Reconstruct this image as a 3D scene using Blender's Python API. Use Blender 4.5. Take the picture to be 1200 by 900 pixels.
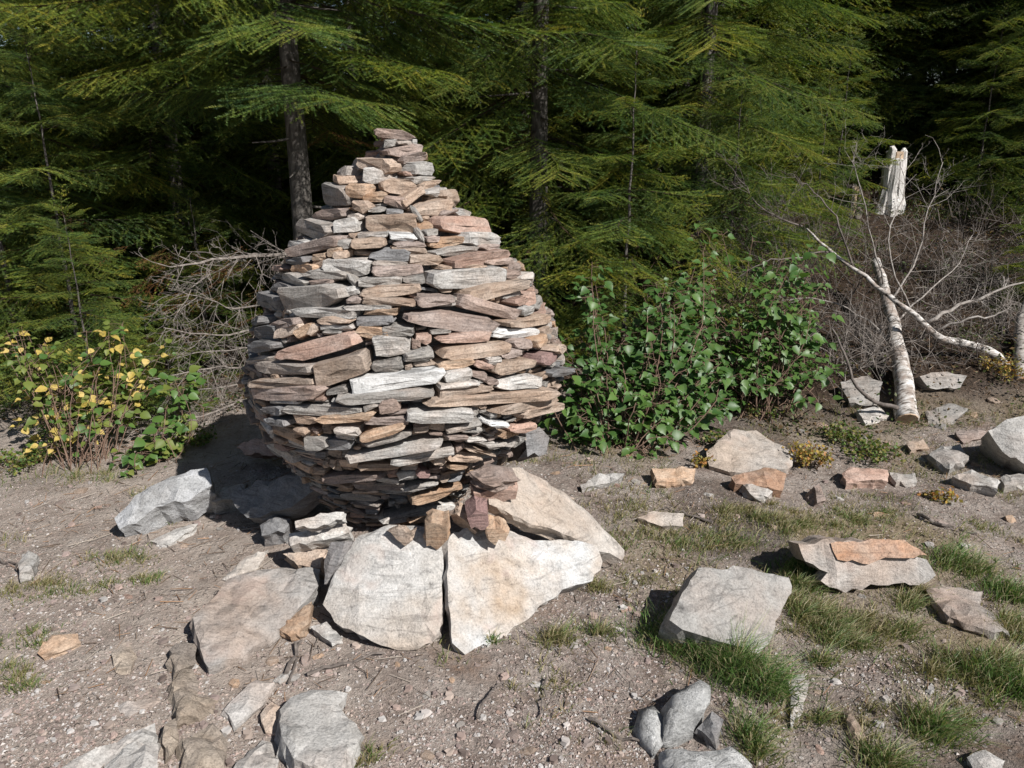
import bpy, bmesh, math, random
import numpy as np
from mathutils import Vector, Matrix
from mathutils.geometry import delaunay_2d_cdt

for o in list(bpy.data.objects):
    bpy.data.objects.remove(o)
SC = bpy.context.scene
COL = SC.collection
R_ = math.radians
random.seed(7)
rng = np.random.default_rng(7)

# ------------------------------------------------------------------ camera, sky, sun, exposure
CAMZ, PITCH, FPX = 1.6, R_(18.0), 906.0
cam_d = bpy.data.cameras.new('camera')
cam = bpy.data.objects.new('camera', cam_d)
COL.objects.link(cam)
cam.location = (0, 0, CAMZ)
cam.rotation_euler = (R_(90) - PITCH, 0, 0)
cam_d.sensor_width = 36
cam_d.lens = FPX / 1200 * 36
cam_d.clip_end = 6000
cam_d.clip_start = 0.05
SC.camera = cam

SUN_AZ, SUN_EL = R_(45), R_(43)          # azimuth measured from +x towards the camera side
sunv = Vector((math.cos(SUN_AZ) * math.cos(SUN_EL), -math.sin(SUN_AZ) * math.cos(SUN_EL), math.sin(SUN_EL)))
W = bpy.data.worlds.new('World')
SC.world = W
W.use_nodes = True
nt = W.node_tree
sky = nt.nodes.new('ShaderNodeTexSky')
sky.sky_type = 'NISHITA'
sky.sun_disc = False
sky.sun_elevation = SUN_EL
sky.sun_rotation = math.atan2(sunv.x, sunv.y)
sky.air_density = 1.0
sky.dust_density = 0.6
nt.links.new(sky.outputs[0], nt.nodes['Background'].inputs[0])
nt.nodes['Background'].inputs[1].default_value = 0.05
sl = bpy.data.lights.new('sun', 'SUN')
sl.energy = 5.0
sl.angle = R_(0.53)
sl.color = (1.0, 0.975, 0.935)
sun = bpy.data.objects.new('sun', sl)
COL.objects.link(sun)
sun.rotation_euler = sunv.to_track_quat('Z', 'Y').to_euler()
sun.location = (6, -6, 9)
SC.view_settings.view_transform = 'Standard'
SC.view_settings.look = 'None'
SC.view_settings.exposure = 0.5
SC.view_settings.gamma = 1
SC.view_settings.use_curve_mapping = False

# ------------------------------------------------------------------ numbers: noise, terrain, pixels to points
_perm = rng.random((64, 64, 8))


def vnoise(x, y, s, k=0):
    x = np.asarray(x, float) / s + 13.7 * (k + 1)
    y = np.asarray(y, float) / s + 7.1 * (k + 1)
    xi, yi = np.floor(x).astype(int), np.floor(y).astype(int)
    fx, fy = x - xi, y - yi
    fx, fy = fx * fx * (3 - 2 * fx), fy * fy * (3 - 2 * fy)
    p = _perm[:, :, k % 8]
    a, b = p[xi % 64, yi % 64], p[(xi + 1) % 64, yi % 64]
    c, d = p[xi % 64, (yi + 1) % 64], p[(xi + 1) % 64, (yi + 1) % 64]
    return (a * (1 - fx) + b * fx) * (1 - fy) + (c * (1 - fx) + d * fx) * fy - 0.5


def sstep(a, b, x):
    t = np.clip((np.asarray(x, float) - a) / (b - a), 0, 1)
    return t * t * (3 - 2 * t)


CX, CY = -0.43, 3.02                     # the axis of the cairn


def H(x, y):
    x, y = np.asarray(x, float), np.asarray(y, float)
    ramp = np.maximum(0, y - 4.3)
    bank = 0.33 * ramp * sstep(-0.6, 1.2, x) * (1 - 0.0) * 1.0
    bank = 3.2 * (1 - np.exp(-bank / 3.2))
    fall = -0.22 * np.maximum(0, y - 7.5) * (1 - sstep(-2.5, 0.5, x))
    fall = np.maximum(fall, -60)
    mound = 0.10 * np.exp(-(((x - CX) ** 2 + (y - CY - 0.1) ** 2) / 0.55 ** 2) ** 1.5)
    near = np.exp(-((np.hypot(x, y - 3) / 9.0) ** 2))
    n = 0.10 * vnoise(x, y, 1.7, 0) + 0.035 * vnoise(x, y, 0.5, 1) + 0.02 * vnoise(x, y, 0.17, 2)
    n = n + 0.011 * vnoise(x, y, 0.062, 3) + 0.25 * vnoise(x, y, 6.0, 5) * sstep(5, 9, y)
    far = 30 * vnoise(x, y, 180, 4) * sstep(40, 300, np.hypot(x, y))
    return bank + fall + mound + n * (0.35 + 0.65 * near) + far


Hs = lambda x, y: float(H(x, y))
cp, sp_ = math.cos(PITCH), math.sin(PITCH)


def ray(px, py):
    a, b = (px - 600) / FPX, -(py - 450) / FPX
    return Vector((a, cp + b * sp_, -sp_ + b * cp))


CAM = Vector((0, 0, CAMZ))


def at(px, py, Y):
    d = ray(px, py)
    return CAM + d * (Y / d.y)


def hit(px, py, dz=0.0):
    d = ray(px, py)
    t = 1.2
    prev = t
    while t < 40:
        p = CAM + d * t
        if p.z < Hs(p.x, p.y) + dz:
            break
        prev = t
        t += 0.05
    lo, hi = prev, t
    for _ in range(12):
        m = (lo + hi) / 2
        p = CAM + d * m
        if p.z < Hs(p.x, p.y) + dz:
            hi = m
        else:
            lo = m
    return CAM + d * hi


def project(P):
    P = np.asarray(P, float)
    x, y, z = P[..., 0], P[..., 1], P[..., 2] - CAMZ
    f = y * cp - z * sp_
    u = y * sp_ + z * cp
    return 600 + FPX * x / f, 450 - FPX * u / f


# ------------------------------------------------------------------ object helpers
def tag(o, label=None, cat=None, group=None, kind=None):
    if label: o['label'] = label
    if cat: o['category'] = cat
    if group: o['group'] = group
    if kind: o['kind'] = kind
    return o


def empty(name, loc, label, cat, group=None):
    o = bpy.data.objects.new(name, None)
    o.empty_display_size = 0.1
    COL.objects.link(o)
    o.location = loc
    return tag(o, label, cat, group)


def link(name, me, parent=None, mw=None):
    """mw: the world matrix wanted; parents here only ever have a translation"""
    o = bpy.data.objects.new(name, me)
    COL.objects.link(o)
    if mw is None:
        mw = Matrix()
    if parent is not None:
        o.parent = parent
        pl, q = Vector((0, 0, 0)), parent
        while q is not None:
            pl = pl + q.location
            q = q.parent
        mw = Matrix.Translation(-pl) @ mw
    o.matrix_local = mw
    return o


def tri_mesh(name, V, T, mat, col=None, smooth=False, mats=None, midx=None):
    V = np.ascontiguousarray(V, dtype=np.float32)
    T = np.ascontiguousarray(T, dtype=np.int32)
    me = bpy.data.meshes.new(name)
    me.vertices.add(len(V))
    me.vertices.foreach_set('co', V.ravel())
    me.loops.add(len(T) * 3)
    me.loops.foreach_set('vertex_index', T.ravel())
    me.polygons.add(len(T))
    me.polygons.foreach_set('loop_start', np.arange(0, len(T) * 3, 3, dtype=np.int32))
    me.polygons.foreach_set('loop_total', np.full(len(T), 3, dtype=np.int32))
    me.polygons.foreach_set('use_smooth', np.full(len(T), smooth, dtype=bool))
    if col is not None:
        a = me.color_attributes.new('col', 'FLOAT_COLOR', 'POINT')
        c = np.ones((len(V), 4), np.float32)
        c[:, :3] = col
        a.data.foreach_set('color', c.ravel())
    for m in (mats or [mat]):
        me.materials.append(m)
    if midx is not None:
        me.polygons.foreach_set('material_index', np.asarray(midx, np.int32))
    me.update()
    me.validate()
    return me


def face_mesh(name, V, F, mat, smooth=False):
    me = bpy.data.meshes.new(name)
    me.from_pydata([tuple(v) for v in V], [], F)
    me.materials.append(mat)
    if smooth:
        me.polygons.foreach_set('use_smooth', [True] * len(me.polygons))
    me.update()
    return me


class Buf:
    """collects triangles (and a colour per vertex) for one joined mesh"""
    def __init__(self):
        self.V, self.T, self.C, self.n = [], [], [], 0

    def add(self, V, T, c=None):
        V = np.asarray(V, float)
        self.V.append(V)
        self.T.append(np.asarray(T, int) + self.n)
        if c is not None:
            self.C.append(np.broadcast_to(np.asarray(c, float), (len(V), 3)))
        self.n += len(V)

    def mesh(self, name, mat, smooth=False, origin=None):
        V = np.concatenate(self.V)
        if origin is not None:
            V = V - np.asarray(origin)
        return tri_mesh(name, V, np.concatenate(self.T), mat, np.concatenate(self.C) if self.C else None, smooth)


def tube(buf, pts, radii, n=6, c=None, cap=True, wob=0.0):
    P = np.asarray(pts, float)
    m = len(P)
    tang = np.gradient(P, axis=0)
    tang /= np.linalg.norm(tang, axis=1)[:, None] + 1e-9
    up = np.array([0, 0, 1.0]) if abs(tang[0][2]) < 0.9 else np.array([1.0, 0, 0])
    V = []
    a = np.linspace(0, 2 * math.pi, n, endpoint=False)
    s = np.cross(tang[0], up)
    s /= np.linalg.norm(s) + 1e-9
    for i in range(m):
        s = s - tang[i] * (s @ tang[i])
        s /= np.linalg.norm(s) + 1e-9
        b = np.cross(tang[i], s)
        r = radii[i] * (1 + (wob * (rng.random(n) - 0.5) if wob else 0))
        V.append(P[i] + np.outer(np.cos(a) * r, s) + np.outer(np.sin(a) * r, b))
    V = np.concatenate(V)
    T = []
    for i in range(m - 1):
        for j in range(n):
            k = (j + 1) % n
            A, B, C_, D = i * n + j, i * n + k, (i + 1) * n + k, (i + 1) * n + j
            T += [(A, B, C_), (A, C_, D)]
    if cap:
        for j in range(1, n - 1):
            T.append((0, j + 1, j))
            T.append(((m - 1) * n, (m - 1) * n + j, (m - 1) * n + j + 1))
    buf.add(V, T, c)


def curve_pts(ctrl, n, jit=0.0):
    """Catmull-Rom through the control points"""
    c = [Vector(p) for p in ctrl]
    c = [c[0] * 2 - c[1]] + c + [c[-1] * 2 - c[-2]]
    out = []
    seg = len(c) - 3
    for k in range(n):
        u = k / (n - 1) * seg
        i = min(int(u), seg - 1)
        t = u - i
        a, b, d, e = c[i], c[i + 1], c[i + 2], c[i + 3]
        p = 0.5 * ((2 * b) + (d - a) * t + (2 * a - 5 * b + 4 * d - e) * t * t + (3 * b - a - 3 * d + e) * t ** 3)
        if jit and 0 < k < n - 1:
            p = p + Vector([random.gauss(0, jit) for _ in range(3)])
        out.append(p)
    return out


# ------------------------------------------------------------------ materials
def new_mat(name):
    m = bpy.data.materials.new(name)
    m.use_nodes = True
    t = m.node_tree
    b = t.nodes['Principled BSDF']
    b.inputs['Roughness'].default_value = 0.9
    b.inputs['Specular IOR Level'].default_value = 0.25
    return m, t, b


def N(t, typ, **kw):
    n = t.nodes.new(typ)
    for k, v in kw.items():
        if k in n.inputs:
            n.inputs[k].default_value = v
        else:
            setattr(n, k, v)
    return n


def mixc(t, f, a, b, mode='MIX'):
    n = t.nodes.new('ShaderNodeMix')
    n.data_type = 'RGBA'
    n.blend_type = mode
    for s, v in ((n.inputs[0], f), (n.inputs[6], a), (n.inputs[7], b)):
        if hasattr(v, 'links'):
            t.links.new(v, s)
        elif isinstance(v, (int, float)):
            s.default_value = v
        else:
            s.default_value = (*v, 1)
    return n.outputs[2]


def ramp(t, src, stops):
    n = t.nodes.new('ShaderNodeValToRGB')
    e = n.color_ramp.elements
    while len(e) < len(stops):
        e.new(0.5)
    for k, (p, c) in enumerate(stops):
        e[k].position = p
        e[k].color = (*((c,) * 3 if isinstance(c, (int, float)) else c), 1)
    t.links.new(src, n.inputs[0])
    return n.outputs[0]


def stone_mat(name, base, alt, tint, aniso=7.0, scale=9.0, tint_amt=0.5, speck=0.25, bump=0.5):
    m, t, b = new_mat(name)
    L = t.links.new
    tc = N(t, 'ShaderNodeTexCoord')
    oi = N(t, 'ShaderNodeObjectInfo')
    off = N(t, 'ShaderNodeVectorMath', operation='SCALE')
    comb = N(t, 'ShaderNodeCombineXYZ', X=17.0, Y=31.0, Z=9.0)
    L(comb.outputs[0], off.inputs[0])
    L(oi.outputs['Random'], off.inputs['Scale'])
    add = N(t, 'ShaderNodeVectorMath', operation='ADD')
    L(tc.outputs['Object'], add.inputs[0])
    L(off.outputs[0], add.inputs[1])
    mp = N(t, 'ShaderNodeMapping')
    mp.inputs['Scale'].default_value = (1, 1.3, aniso)
    L(add.outputs[0], mp.inputs[0])
    n1 = N(t, 'ShaderNodeTexNoise', Scale=scale, Detail=8.0, Roughness=0.65, Distortion=0.6)
    L(mp.outputs[0], n1.inputs['Vector'])
    n2 = N(t, 'ShaderNodeTexNoise', Scale=scale * 0.55, Detail=4.0, Roughness=0.6)
    L(add.outputs[0], n2.inputs['Vector'])
    n3 = N(t, 'ShaderNodeTexNoise', Scale=140.0, Detail=3.0, Roughness=0.7)
    L(add.outputs[0], n3.inputs['Vector'])
    n4 = N(t, 'ShaderNodeTexNoise', Scale=30.0, Detail=8.0, Roughness=0.78)
    L(add.outputs[0], n4.inputs['Vector'])
    c = mixc(t, ramp(t, n1.outputs[0], [(0.36, 0.0), (0.64, 1.0)]), base, alt)
    tf = ramp(t, n2.outputs[0], [(0.45, 0.0), (0.66, tint_amt)])
    c = mixc(t, tf, c, tint)
    blot = ramp(t, n4.outputs[0], [(0.34, 0.55), (0.44, .95), (0.55, 1.02), (0.70, 1.25)])
    c = mixc(t, 1.0, c, blot, 'MULTIPLY')
    sp = ramp(t, n3.outputs[0], [(0.3, 1 - speck * 1.5), (0.5, 1.0), (0.75, 1 + speck)])
    c = mixc(t, 1.0, c, sp, 'MULTIPLY')
    mp5 = N(t, 'ShaderNodeMapping')
    mp5.inputs['Scale'].default_value = (2.2, 3.0, 13.0 * aniso)
    L(add.outputs[0], mp5.inputs[0])
    n5 = N(t, 'ShaderNodeTexNoise', Scale=1.0, Detail=3.0, Roughness=0.55, Distortion=0.25)
    L(mp5.outputs[0], n5.inputs['Vector'])
    crack = ramp(t, n5.outputs[0], [(0.462, 1.0), (0.485, .42), (0.5, .42), (0.523, 1.0)])        # bedding cracks
    n6 = N(t, 'ShaderNodeTexNoise', Scale=7.0, Detail=2.0)
    L(add.outputs[0], n6.inputs['Vector'])
    c = mixc(t, ramp(t, n6.outputs[0], [(0.45, 0.0), (0.58, 0.9 if aniso > 3 else 0.5)]), c, mixc(t, 1.0, c, crack, 'MULTIPLY'))
    vr = N(t, 'ShaderNodeMapRange')
    vr.inputs['To Min'].default_value = 0.66
    vr.inputs['To Max'].default_value = 1.02
    L(oi.outputs['Random'], vr.inputs[0])
    c = mixc(t, 1.0, c, vr.outputs[0], 'MULTIPLY')
    L(c, b.inputs['Base Color'])
    b.inputs['Roughness'].default_value = 0.75
    b.inputs['Specular IOR Level'].default_value = 0.3
    ad = N(t, 'ShaderNodeMath', operation='MULTIPLY_ADD')
    L(n4.outputs[0], ad.inputs[0])
    ad.inputs[1].default_value = 0.8
    L(n1.outputs[0], ad.inputs[2])
    ad2 = N(t, 'ShaderNodeMath', operation='MULTIPLY_ADD')
    L(n3.outputs[0], ad2.inputs[0])
    ad2.inputs[1].default_value = 0.25
    L(ad.outputs[0], ad2.inputs[2])
    bp = N(t, 'ShaderNodeBump', Strength=bump, Distance=0.02)
    L(ad2.outputs[0], bp.inputs['Height'])
    L(bp.outputs[0], b.inputs['Normal'])
    return m


MS = {
    'g': stone_mat('grey_schist', (.25, .23, .21), (.41, .385, .355), (.40, .305, .245)),
    'l': stone_mat('pale_schist', (.35, .33, .305), (.60, .575, .545), (.50, .38, .30)),
    't': stone_mat('tan_schist', (.35, .245, .18), (.48, .365, .28), (.54, .47, .41)),
    'p': stone_mat('pink_schist', (.385, .25, .195), (.48, .355, .295), (.38, .22, .16)),
    'o': stone_mat('rust_schist', (.41, .27, .18), (.50, .385, .29), (.45, .24, .12)),
    'w': stone_mat('white_quartz', (.60, .59, .575), (.72, .715, .70), (.52, .48, .45), tint_amt=.3, speck=.1),
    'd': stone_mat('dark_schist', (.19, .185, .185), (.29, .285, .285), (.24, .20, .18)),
    'b': stone_mat('mauve_schist', (.255, .20, .175), (.385, .315, .28), (.37, .25, .19)),
    'r': stone_mat('red_schist', (.25, .15, .14), (.32, .20, .185), (.36, .26, .23)),
}
def flow_mat(name, base, pale, ochre, pink, ang, amt):
    """foliated slab: streaks that wander along one direction, with ochre and pink patches"""
    m = stone_mat(name, base, pale, ochre, aniso=2.0, scale=4.0, tint_amt=amt, speck=.2, bump=.7)
    t = m.node_tree
    L = t.links.new
    b = t.nodes['Principled BSDF']
    old = b.inputs['Base Color'].links[0].from_socket
    tc = N(t, 'ShaderNodeTexCoord')
    wob = N(t, 'ShaderNodeTexNoise', Scale=3.2, Detail=3.0)
    L(tc.outputs['Object'], wob.inputs['Vector'])
    ad = N(t, 'ShaderNodeVectorMath', operation='MULTIPLY_ADD')
    L(wob.outputs['Color'], ad.inputs[0])
    ad.inputs[1].default_value = (.22, .22, .22)
    L(tc.outputs['Object'], ad.inputs[2])
    mp = N(t, 'ShaderNodeMapping')
    mp.inputs['Rotation'].default_value = (0, 0, ang)
    mp.inputs['Scale'].default_value = (3.0, 34.0, 6.0)
    L(ad.outputs[0], mp.inputs[0])
    st = N(t, 'ShaderNodeTexNoise', Scale=1.0, Detail=6.0, Roughness=0.6)
    L(mp.outputs[0], st.inputs['Vector'])
    big = N(t, 'ShaderNodeTexNoise', Scale=5.5, Detail=3.0)
    L(ad.outputs[0], big.inputs['Vector'])
    c = mixc(t, 1.0, old, ramp(t, st.outputs[0], [(0.30, .62), (0.42, .92), (0.6, 1.05)]), 'MULTIPLY')
    c = mixc(t, ramp(t, big.outputs[0], [(0.60, 0.0), (0.72, .55)]), c, pink)
    L(c, b.inputs['Base Color'])
    bp = N(t, 'ShaderNodeBump', Strength=0.55, Distance=0.012)
    L(st.outputs[0], bp.inputs['Height'])
    L(b.inputs['Normal'].links[0].from_socket, bp.inputs['Normal'])
    L(bp.outputs[0], b.inputs['Normal'])
    return m


SLAB_W = flow_mat('white_slab_rock', (.52, .49, .455), (.64, .62, .595), (.49, .385, .295), (.45, .35, .30), R_(40), .8)
SLAB_W2 = flow_mat('ochre_white_slab_rock', (.52, .51, .495), (.64, .64, .635), (.45, .32, .21), (.45, .33, .29), R_(-35), .9)
SLAB_P = flow_mat('pinkish_slab_rock', (.36, .33, .305), (.50, .475, .45), (.43, .30, .22), (.42, .31, .26), R_(55), .65)
SLAB_T = flow_mat('tan_slab_rock', (.40, .345, .30), (.53, .485, .44), (.47, .355, .265), (.46, .34, .27), R_(-30), .6)
SLAB_G = stone_mat('grey_slab_rock', (.37, .35, .325), (.49, .47, .445), (.46, .36, .30), aniso=2.0, scale=7, tint_amt=.45, bump=.6)
BOULD = stone_mat('lichen_boulder_rock', (.34, .335, .325), (.66, .65, .63), (.86, .85, .83), aniso=1.6, scale=16, tint_amt=.7, bump=1.0)
LEDGE = stone_mat('ochre_ledge_rock', (.36, .285, .22), (.45, .375, .30), (.34, .30, .275), aniso=2, scale=8, tint_amt=.6, bump=.9)
ORANGE = stone_mat('orange_rock', (.37, .205, .125), (.43, .285, .20), (.36, .31, .28), aniso=2, scale=10, tint_amt=.5, bump=.5)
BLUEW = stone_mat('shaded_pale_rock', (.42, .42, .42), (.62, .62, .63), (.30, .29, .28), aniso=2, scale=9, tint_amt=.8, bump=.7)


def leaf_mat(name, use_col, c0=None, c1=None, trans=0.3, rough=0.6, spec=0.3, use_rand=False):
    m, t, b = new_mat(name)
    L = t.links.new
    if use_col:
        at_ = N(t, 'ShaderNodeAttribute', attribute_name='col')
        c = at_.outputs['Color']
    else:
        oi = N(t, 'ShaderNodeObjectInfo')
        c = mixc(t, oi.outputs['Random'], c0, c1)
    oi2 = N(t, 'ShaderNodeObjectInfo')
    if name == 'spruce_needles':          # every tree its own green
        c = mixc(t, 1.0, c, mixc(t, oi2.outputs['Random'], (.92, 1.04, 1.15), (1.38, 1.24, .88)), 'MULTIPLY')
    elif not use_col:                     # blotches and brown flecks on broad leaves
        tc = N(t, 'ShaderNodeTexCoord')
        nz = N(t, 'ShaderNodeTexNoise', Scale=55.0, Detail=4.0)
        nz.noise_dimensions = '4D'
        t.links.new(tc.outputs['Object'], nz.inputs['Vector'])
        sc_ = N(t, 'ShaderNodeMath', operation='MULTIPLY')
        t.links.new(oi2.outputs['Random'], sc_.inputs[0])
        sc_.inputs[1].default_value = 40.0
        t.links.new(sc_.outputs[0], nz.inputs['W'])
        c = mixc(t, ramp(t, nz.outputs[0], [(0.50, 0.0), (0.66, 0.8 if name == 'yellow_leaf' else 0.35)]), c, (.20, .17, .05) if name == 'yellow_leaf' else (.12, .14, .03))
    L(c, b.inputs['Base Color'])
    b.inputs['Roughness'].default_value = rough
    b.inputs['Specular IOR Level'].default_value = spec
    tr = N(t, 'ShaderNodeBsdfTranslucent')
    bright = mixc(t, 1.0, c, (1.25, 1.35, 0.7), 'MULTIPLY')
    L(bright, tr.inputs[0])
    mx = N(t, 'ShaderNodeMixShader')
    mx.inputs[0].default_value = trans
    L(b.outputs[0], mx.inputs[1])
    L(tr.outputs[0], mx.inputs[2])
    L(mx.outputs[0], t.nodes['Material Output'].inputs[0])
    return m


M_NEEDLE = leaf_mat('spruce_needles', True, trans=0.34, rough=0.55, spec=0.3)
M_GRASS = leaf_mat('grass_blades', True, trans=0.3, rough=0.5, spec=0.35)
M_HERB = leaf_mat('small_leaves', True, trans=0.3, rough=0.55)
M_LEAFG = leaf_mat('green_leaf', False, (.042, .10, .023), (.10, .18, .04), trans=0.3, rough=0.45, spec=0.4)
M_LEAFY = leaf_mat('yellow_leaf', False, (.46, .34, .07), (.60, .44, .16), trans=0.35, rough=0.5)
M_LEAFL = leaf_mat('lime_leaf', False, (.10, .15, .03), (.20, .22, .05), trans=0.35, rough=0.5)


def wood_mat(name, c0, c1, c2, sc=(60, 60, 6), bump=0.5):
    m, t, b = new_mat(name)
    L = t.links.new
    tc = N(t, 'ShaderNodeTexCoord')
    mp = N(t, 'ShaderNodeMapping')
    mp.inputs['Scale'].default_value = sc
    L(tc.outputs['Object'], mp.inputs[0])
    n = N(t, 'ShaderNodeTexNoise', Scale=1.0, Detail=6.0, Roughness=0.65)
    L(mp.outputs[0], n.inputs[0])
    c = ramp(t, n.outputs[0], [(0.3, c0), (0.5, c1), (0.7, c2)])
    L(c, b.inputs['Base Color'])
    bp = N(t, 'ShaderNodeBump', Strength=bump, Distance=0.01)
    L(n.outputs[0], bp.inputs['Height'])
    L(bp.outputs[0], b.inputs['Normal'])
    return m


M_BARK = wood_mat('spruce_bark', (.035, .03, .027), (.085, .075, .066), (.17, .155, .14), (45, 45, 14), 0.9)
M_DEAD = wood_mat('dead_grey_wood', (.15, .125, .11), (.27, .24, .215), (.40, .37, .34), (40, 40, 40), 0.4)
M_DEADM = wood_mat('dead_limb_wood', (.12, .098, .085), (.215, .185, .163), (.33, .295, .265), (40, 40, 40), 0.4)
M_DEADD = wood_mat('dead_brown_wood', (.06, .05, .043), (.12, .10, .088), (.20, .17, .15), (40, 40, 40), 0.4)
M_STEM = wood_mat('young_stem_bark', (.09, .055, .04), (.15, .095, .07), (.20, .14, .10), (40, 40, 20), 0.3)
M_STUMP = wood_mat('weathered_stump_wood', (.20, .18, .16), (.52, .49, .46), (.68, .66, .63), (55, 55, 5), 1.0)
M_CUT = wood_mat('cut_wood', (.30, .20, .13), (.40, .29, .20), (.48, .37, .27), (30, 30, 30), 0.4)


def birch_mat():
    m, t, b = new_mat('birch_bark')
    L = t.links.new
    tc = N(t, 'ShaderNodeTexCoord')
    mp = N(t, 'ShaderNodeMapping')
    mp.inputs['Scale'].default_value = (10, 55, 40)
    L(tc.outputs['Object'], mp.inputs[0])
    n = N(t, 'ShaderNodeTexNoise', Scale=1.0, Detail=5.0, Roughness=0.6)
    L(mp.outputs[0], n.inputs[0])
    n2 = N(t, 'ShaderNodeTexNoise', Scale=9.0, Detail=5.0, Roughness=0.7)
    L(tc.outputs['Object'], n2.inputs[0])
    c = ramp(t, n.outputs[0], [(0.38, (.04, .036, .032)), (0.47, (.36, .33, .30)), (0.6, (.60, .575, .55))])
    c = mixc(t, ramp(t, n2.outputs[0], [(0.45, 0.0), (0.62, 0.85)]), c, (.24, .185, .15))
    L(c, b.inputs['Base Color'])
    bp = N(t, 'ShaderNodeBump', Strength=0.5, Distance=0.006)
    L(n.outputs[0], bp.inputs['Height'])
    L(bp.outputs[0], b.inputs['Normal'])
    return m


M_BIRCH = birch_mat()


def ground_mat():
    m, t, b = new_mat('soil')
    L = t.links.new
    tc = N(t, 'ShaderNodeTexCoord')
    at_ = N(t, 'ShaderNodeAttribute', attribute_name='col')
    P = tc.outputs['Object']

    def noise(s, d=6.0, r=0.65):
        n = N(t, 'ShaderNodeTexNoise', Scale=s, Detail=d, Roughness=r)
        L(P, n.inputs['Vector'])
        return n.outputs[0]
    a, c_, d_ = noise(1.6), noise(7.0, 8.0, 0.7), noise(48.0, 5.0, 0.75)
    f_ = noise(170.0, 3.0, 0.7)
    vor = N(t, 'ShaderNodeTexVoronoi', Scale=55.0)
    L(P, vor.inputs['Vector'])
    vor2 = N(t, 'ShaderNodeTexVoronoi', Scale=120.0)
    L(P, vor2.inputs['Vector'])
    c = mixc(t, ramp(t, a, [(0.38, 0.0), (0.62, 1.0)]), (.165, .127, .106), (.295, .245, .212))
    c = mixc(t, ramp(t, c_, [(0.40, 0.0), (0.66, 0.85)]), c, (.355, .31, .275))
    c = mixc(t, ramp(t, c_, [(0.30, 0.75), (0.44, 0.0)]), c, (.16, .122, .105))
    c = mixc(t, 1.0, c, ramp(t, d_, [(0.28, 0.55), (0.5, 1.0), (0.72, 1.4)]), 'MULTIPLY')
    e_ = noise(3.3, 4.0, 0.6)
    rn = N(t, 'ShaderNodeMath', operation='MULTIPLY')
    L(ramp(t, e_, [(0.54, 0.0), (0.68, 0.75)]), rn.inputs[0])
    L(ramp(t, d_, [(0.38, 0.15), (0.6, 1.0)]), rn.inputs[1])
    c = mixc(t, rn.outputs[0], c, (.19, .115, .075))          # drifts of dry needles
    # little stone chips: a random value for each cell
    sepv = N(t, 'ShaderNodeSeparateColor')
    L(vor.outputs['Color'], sepv.inputs[0])
    chip = N(t, 'ShaderNodeMath', operation='GREATER_THAN')
    L(sepv.outputs[0], chip.inputs[0])
    chip.inputs[1].default_value = 0.66
    near = ramp(t, vor.outputs['Distance'], [(0.30, 1.0), (0.42, 0.0)])
    mk = N(t, 'ShaderNodeMath', operation='MULTIPLY')
    L(chip.outputs[0], mk.inputs[0])
    L(near, mk.inputs[1])
    chipc = mixc(t, sepv.outputs[1], (.30, .22, .18), (.48, .44, .40))
    c = mixc(t, mk.outputs[0], c, chipc)
    c = mixc(t, 1.0, c, ramp(t, f_, [(0.3, 0.75), (0.5, 1.0), (0.72, 1.2)]), 'MULTIPLY')
    # zone colours: litter under the trees, dusty path (painted per vertex as soil kind)
    sep = N(t, 'ShaderNodeSeparateColor')
    L(at_.outputs['Color'], sep.inputs[0])
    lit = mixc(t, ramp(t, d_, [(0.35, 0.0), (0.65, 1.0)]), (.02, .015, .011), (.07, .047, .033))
    dust = mixc(t, ramp(t, c_, [(0.3, 0.0), (0.7, 1.0)]), (.30, .243, .205), (.42, .36, .31))
    dust = mixc(t, 1.0, dust, ramp(t, d_, [(0.25, 0.72), (0.5, 1.0), (0.75, 1.2)]), 'MULTIPLY')
    dn = N(t, 'ShaderNodeMath', operation='MULTIPLY')
    L(sep.outputs[1], dn.inputs[0])
    L(ramp(t, a, [(0.3, 0.35), (0.6, 0.9)]), dn.inputs[1])
    c = mixc(t, dn.outputs[0], c, dust)
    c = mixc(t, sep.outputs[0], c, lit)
    dry = mixc(t, ramp(t, d_, [(0.35, 0.0), (0.65, 1.0)]), (.17, .125, .075), (.30, .24, .15))
    c = mixc(t, sep.outputs[2], c, dry)
    L(c, b.inputs['Base Color'])
    b.inputs['Roughness'].default_value = 1.0
    b.inputs['Specular IOR Level'].default_value = 0.1
    h = N(t, 'ShaderNodeMath', operation='MULTIPLY_ADD')
    L(mk.outputs[0], h.inputs[0])
    h.inputs[1].default_value = 0.5
    L(d_, h.inputs[2])
    h2 = N(t, 'ShaderNodeMath', operation='MULTIPLY_ADD')
    L(f_, h2.inputs[0])
    h2.inputs[1].default_value = 0.35
    L(h.outputs[0], h2.inputs[2])
    h3 = N(t, 'ShaderNodeMath', operation='MULTIPLY_ADD')
    L(c_, h3.inputs[0])
    h3.inputs[1].default_value = 1.6
    L(h2.outputs[0], h3.inputs[2])
    bp = N(t, 'ShaderNodeBump', Strength=0.9, Distance=0.02)
    L(h3.outputs[0], bp.inputs['Height'])
    L(bp.outputs[0], b.inputs['Normal'])
    return m


M_SOIL = ground_mat()

# ------------------------------------------------------------------ ground
def graded(a, b, step, out_lo, out_hi):
    mid = np.arange(a, b, step)
    g = [mid[-1]]
    s = step
    while g[-1] < out_hi:
        s *= 1.18
        g.append(g[-1] + s)
    lo = [mid[0]]
    s = step
    while lo[-1] > out_lo:
        s *= 1.18
        lo.append(lo[-1] - s)
    return np.concatenate([np.array(lo[:0:-1]), mid, np.array(g[1:])])


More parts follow.
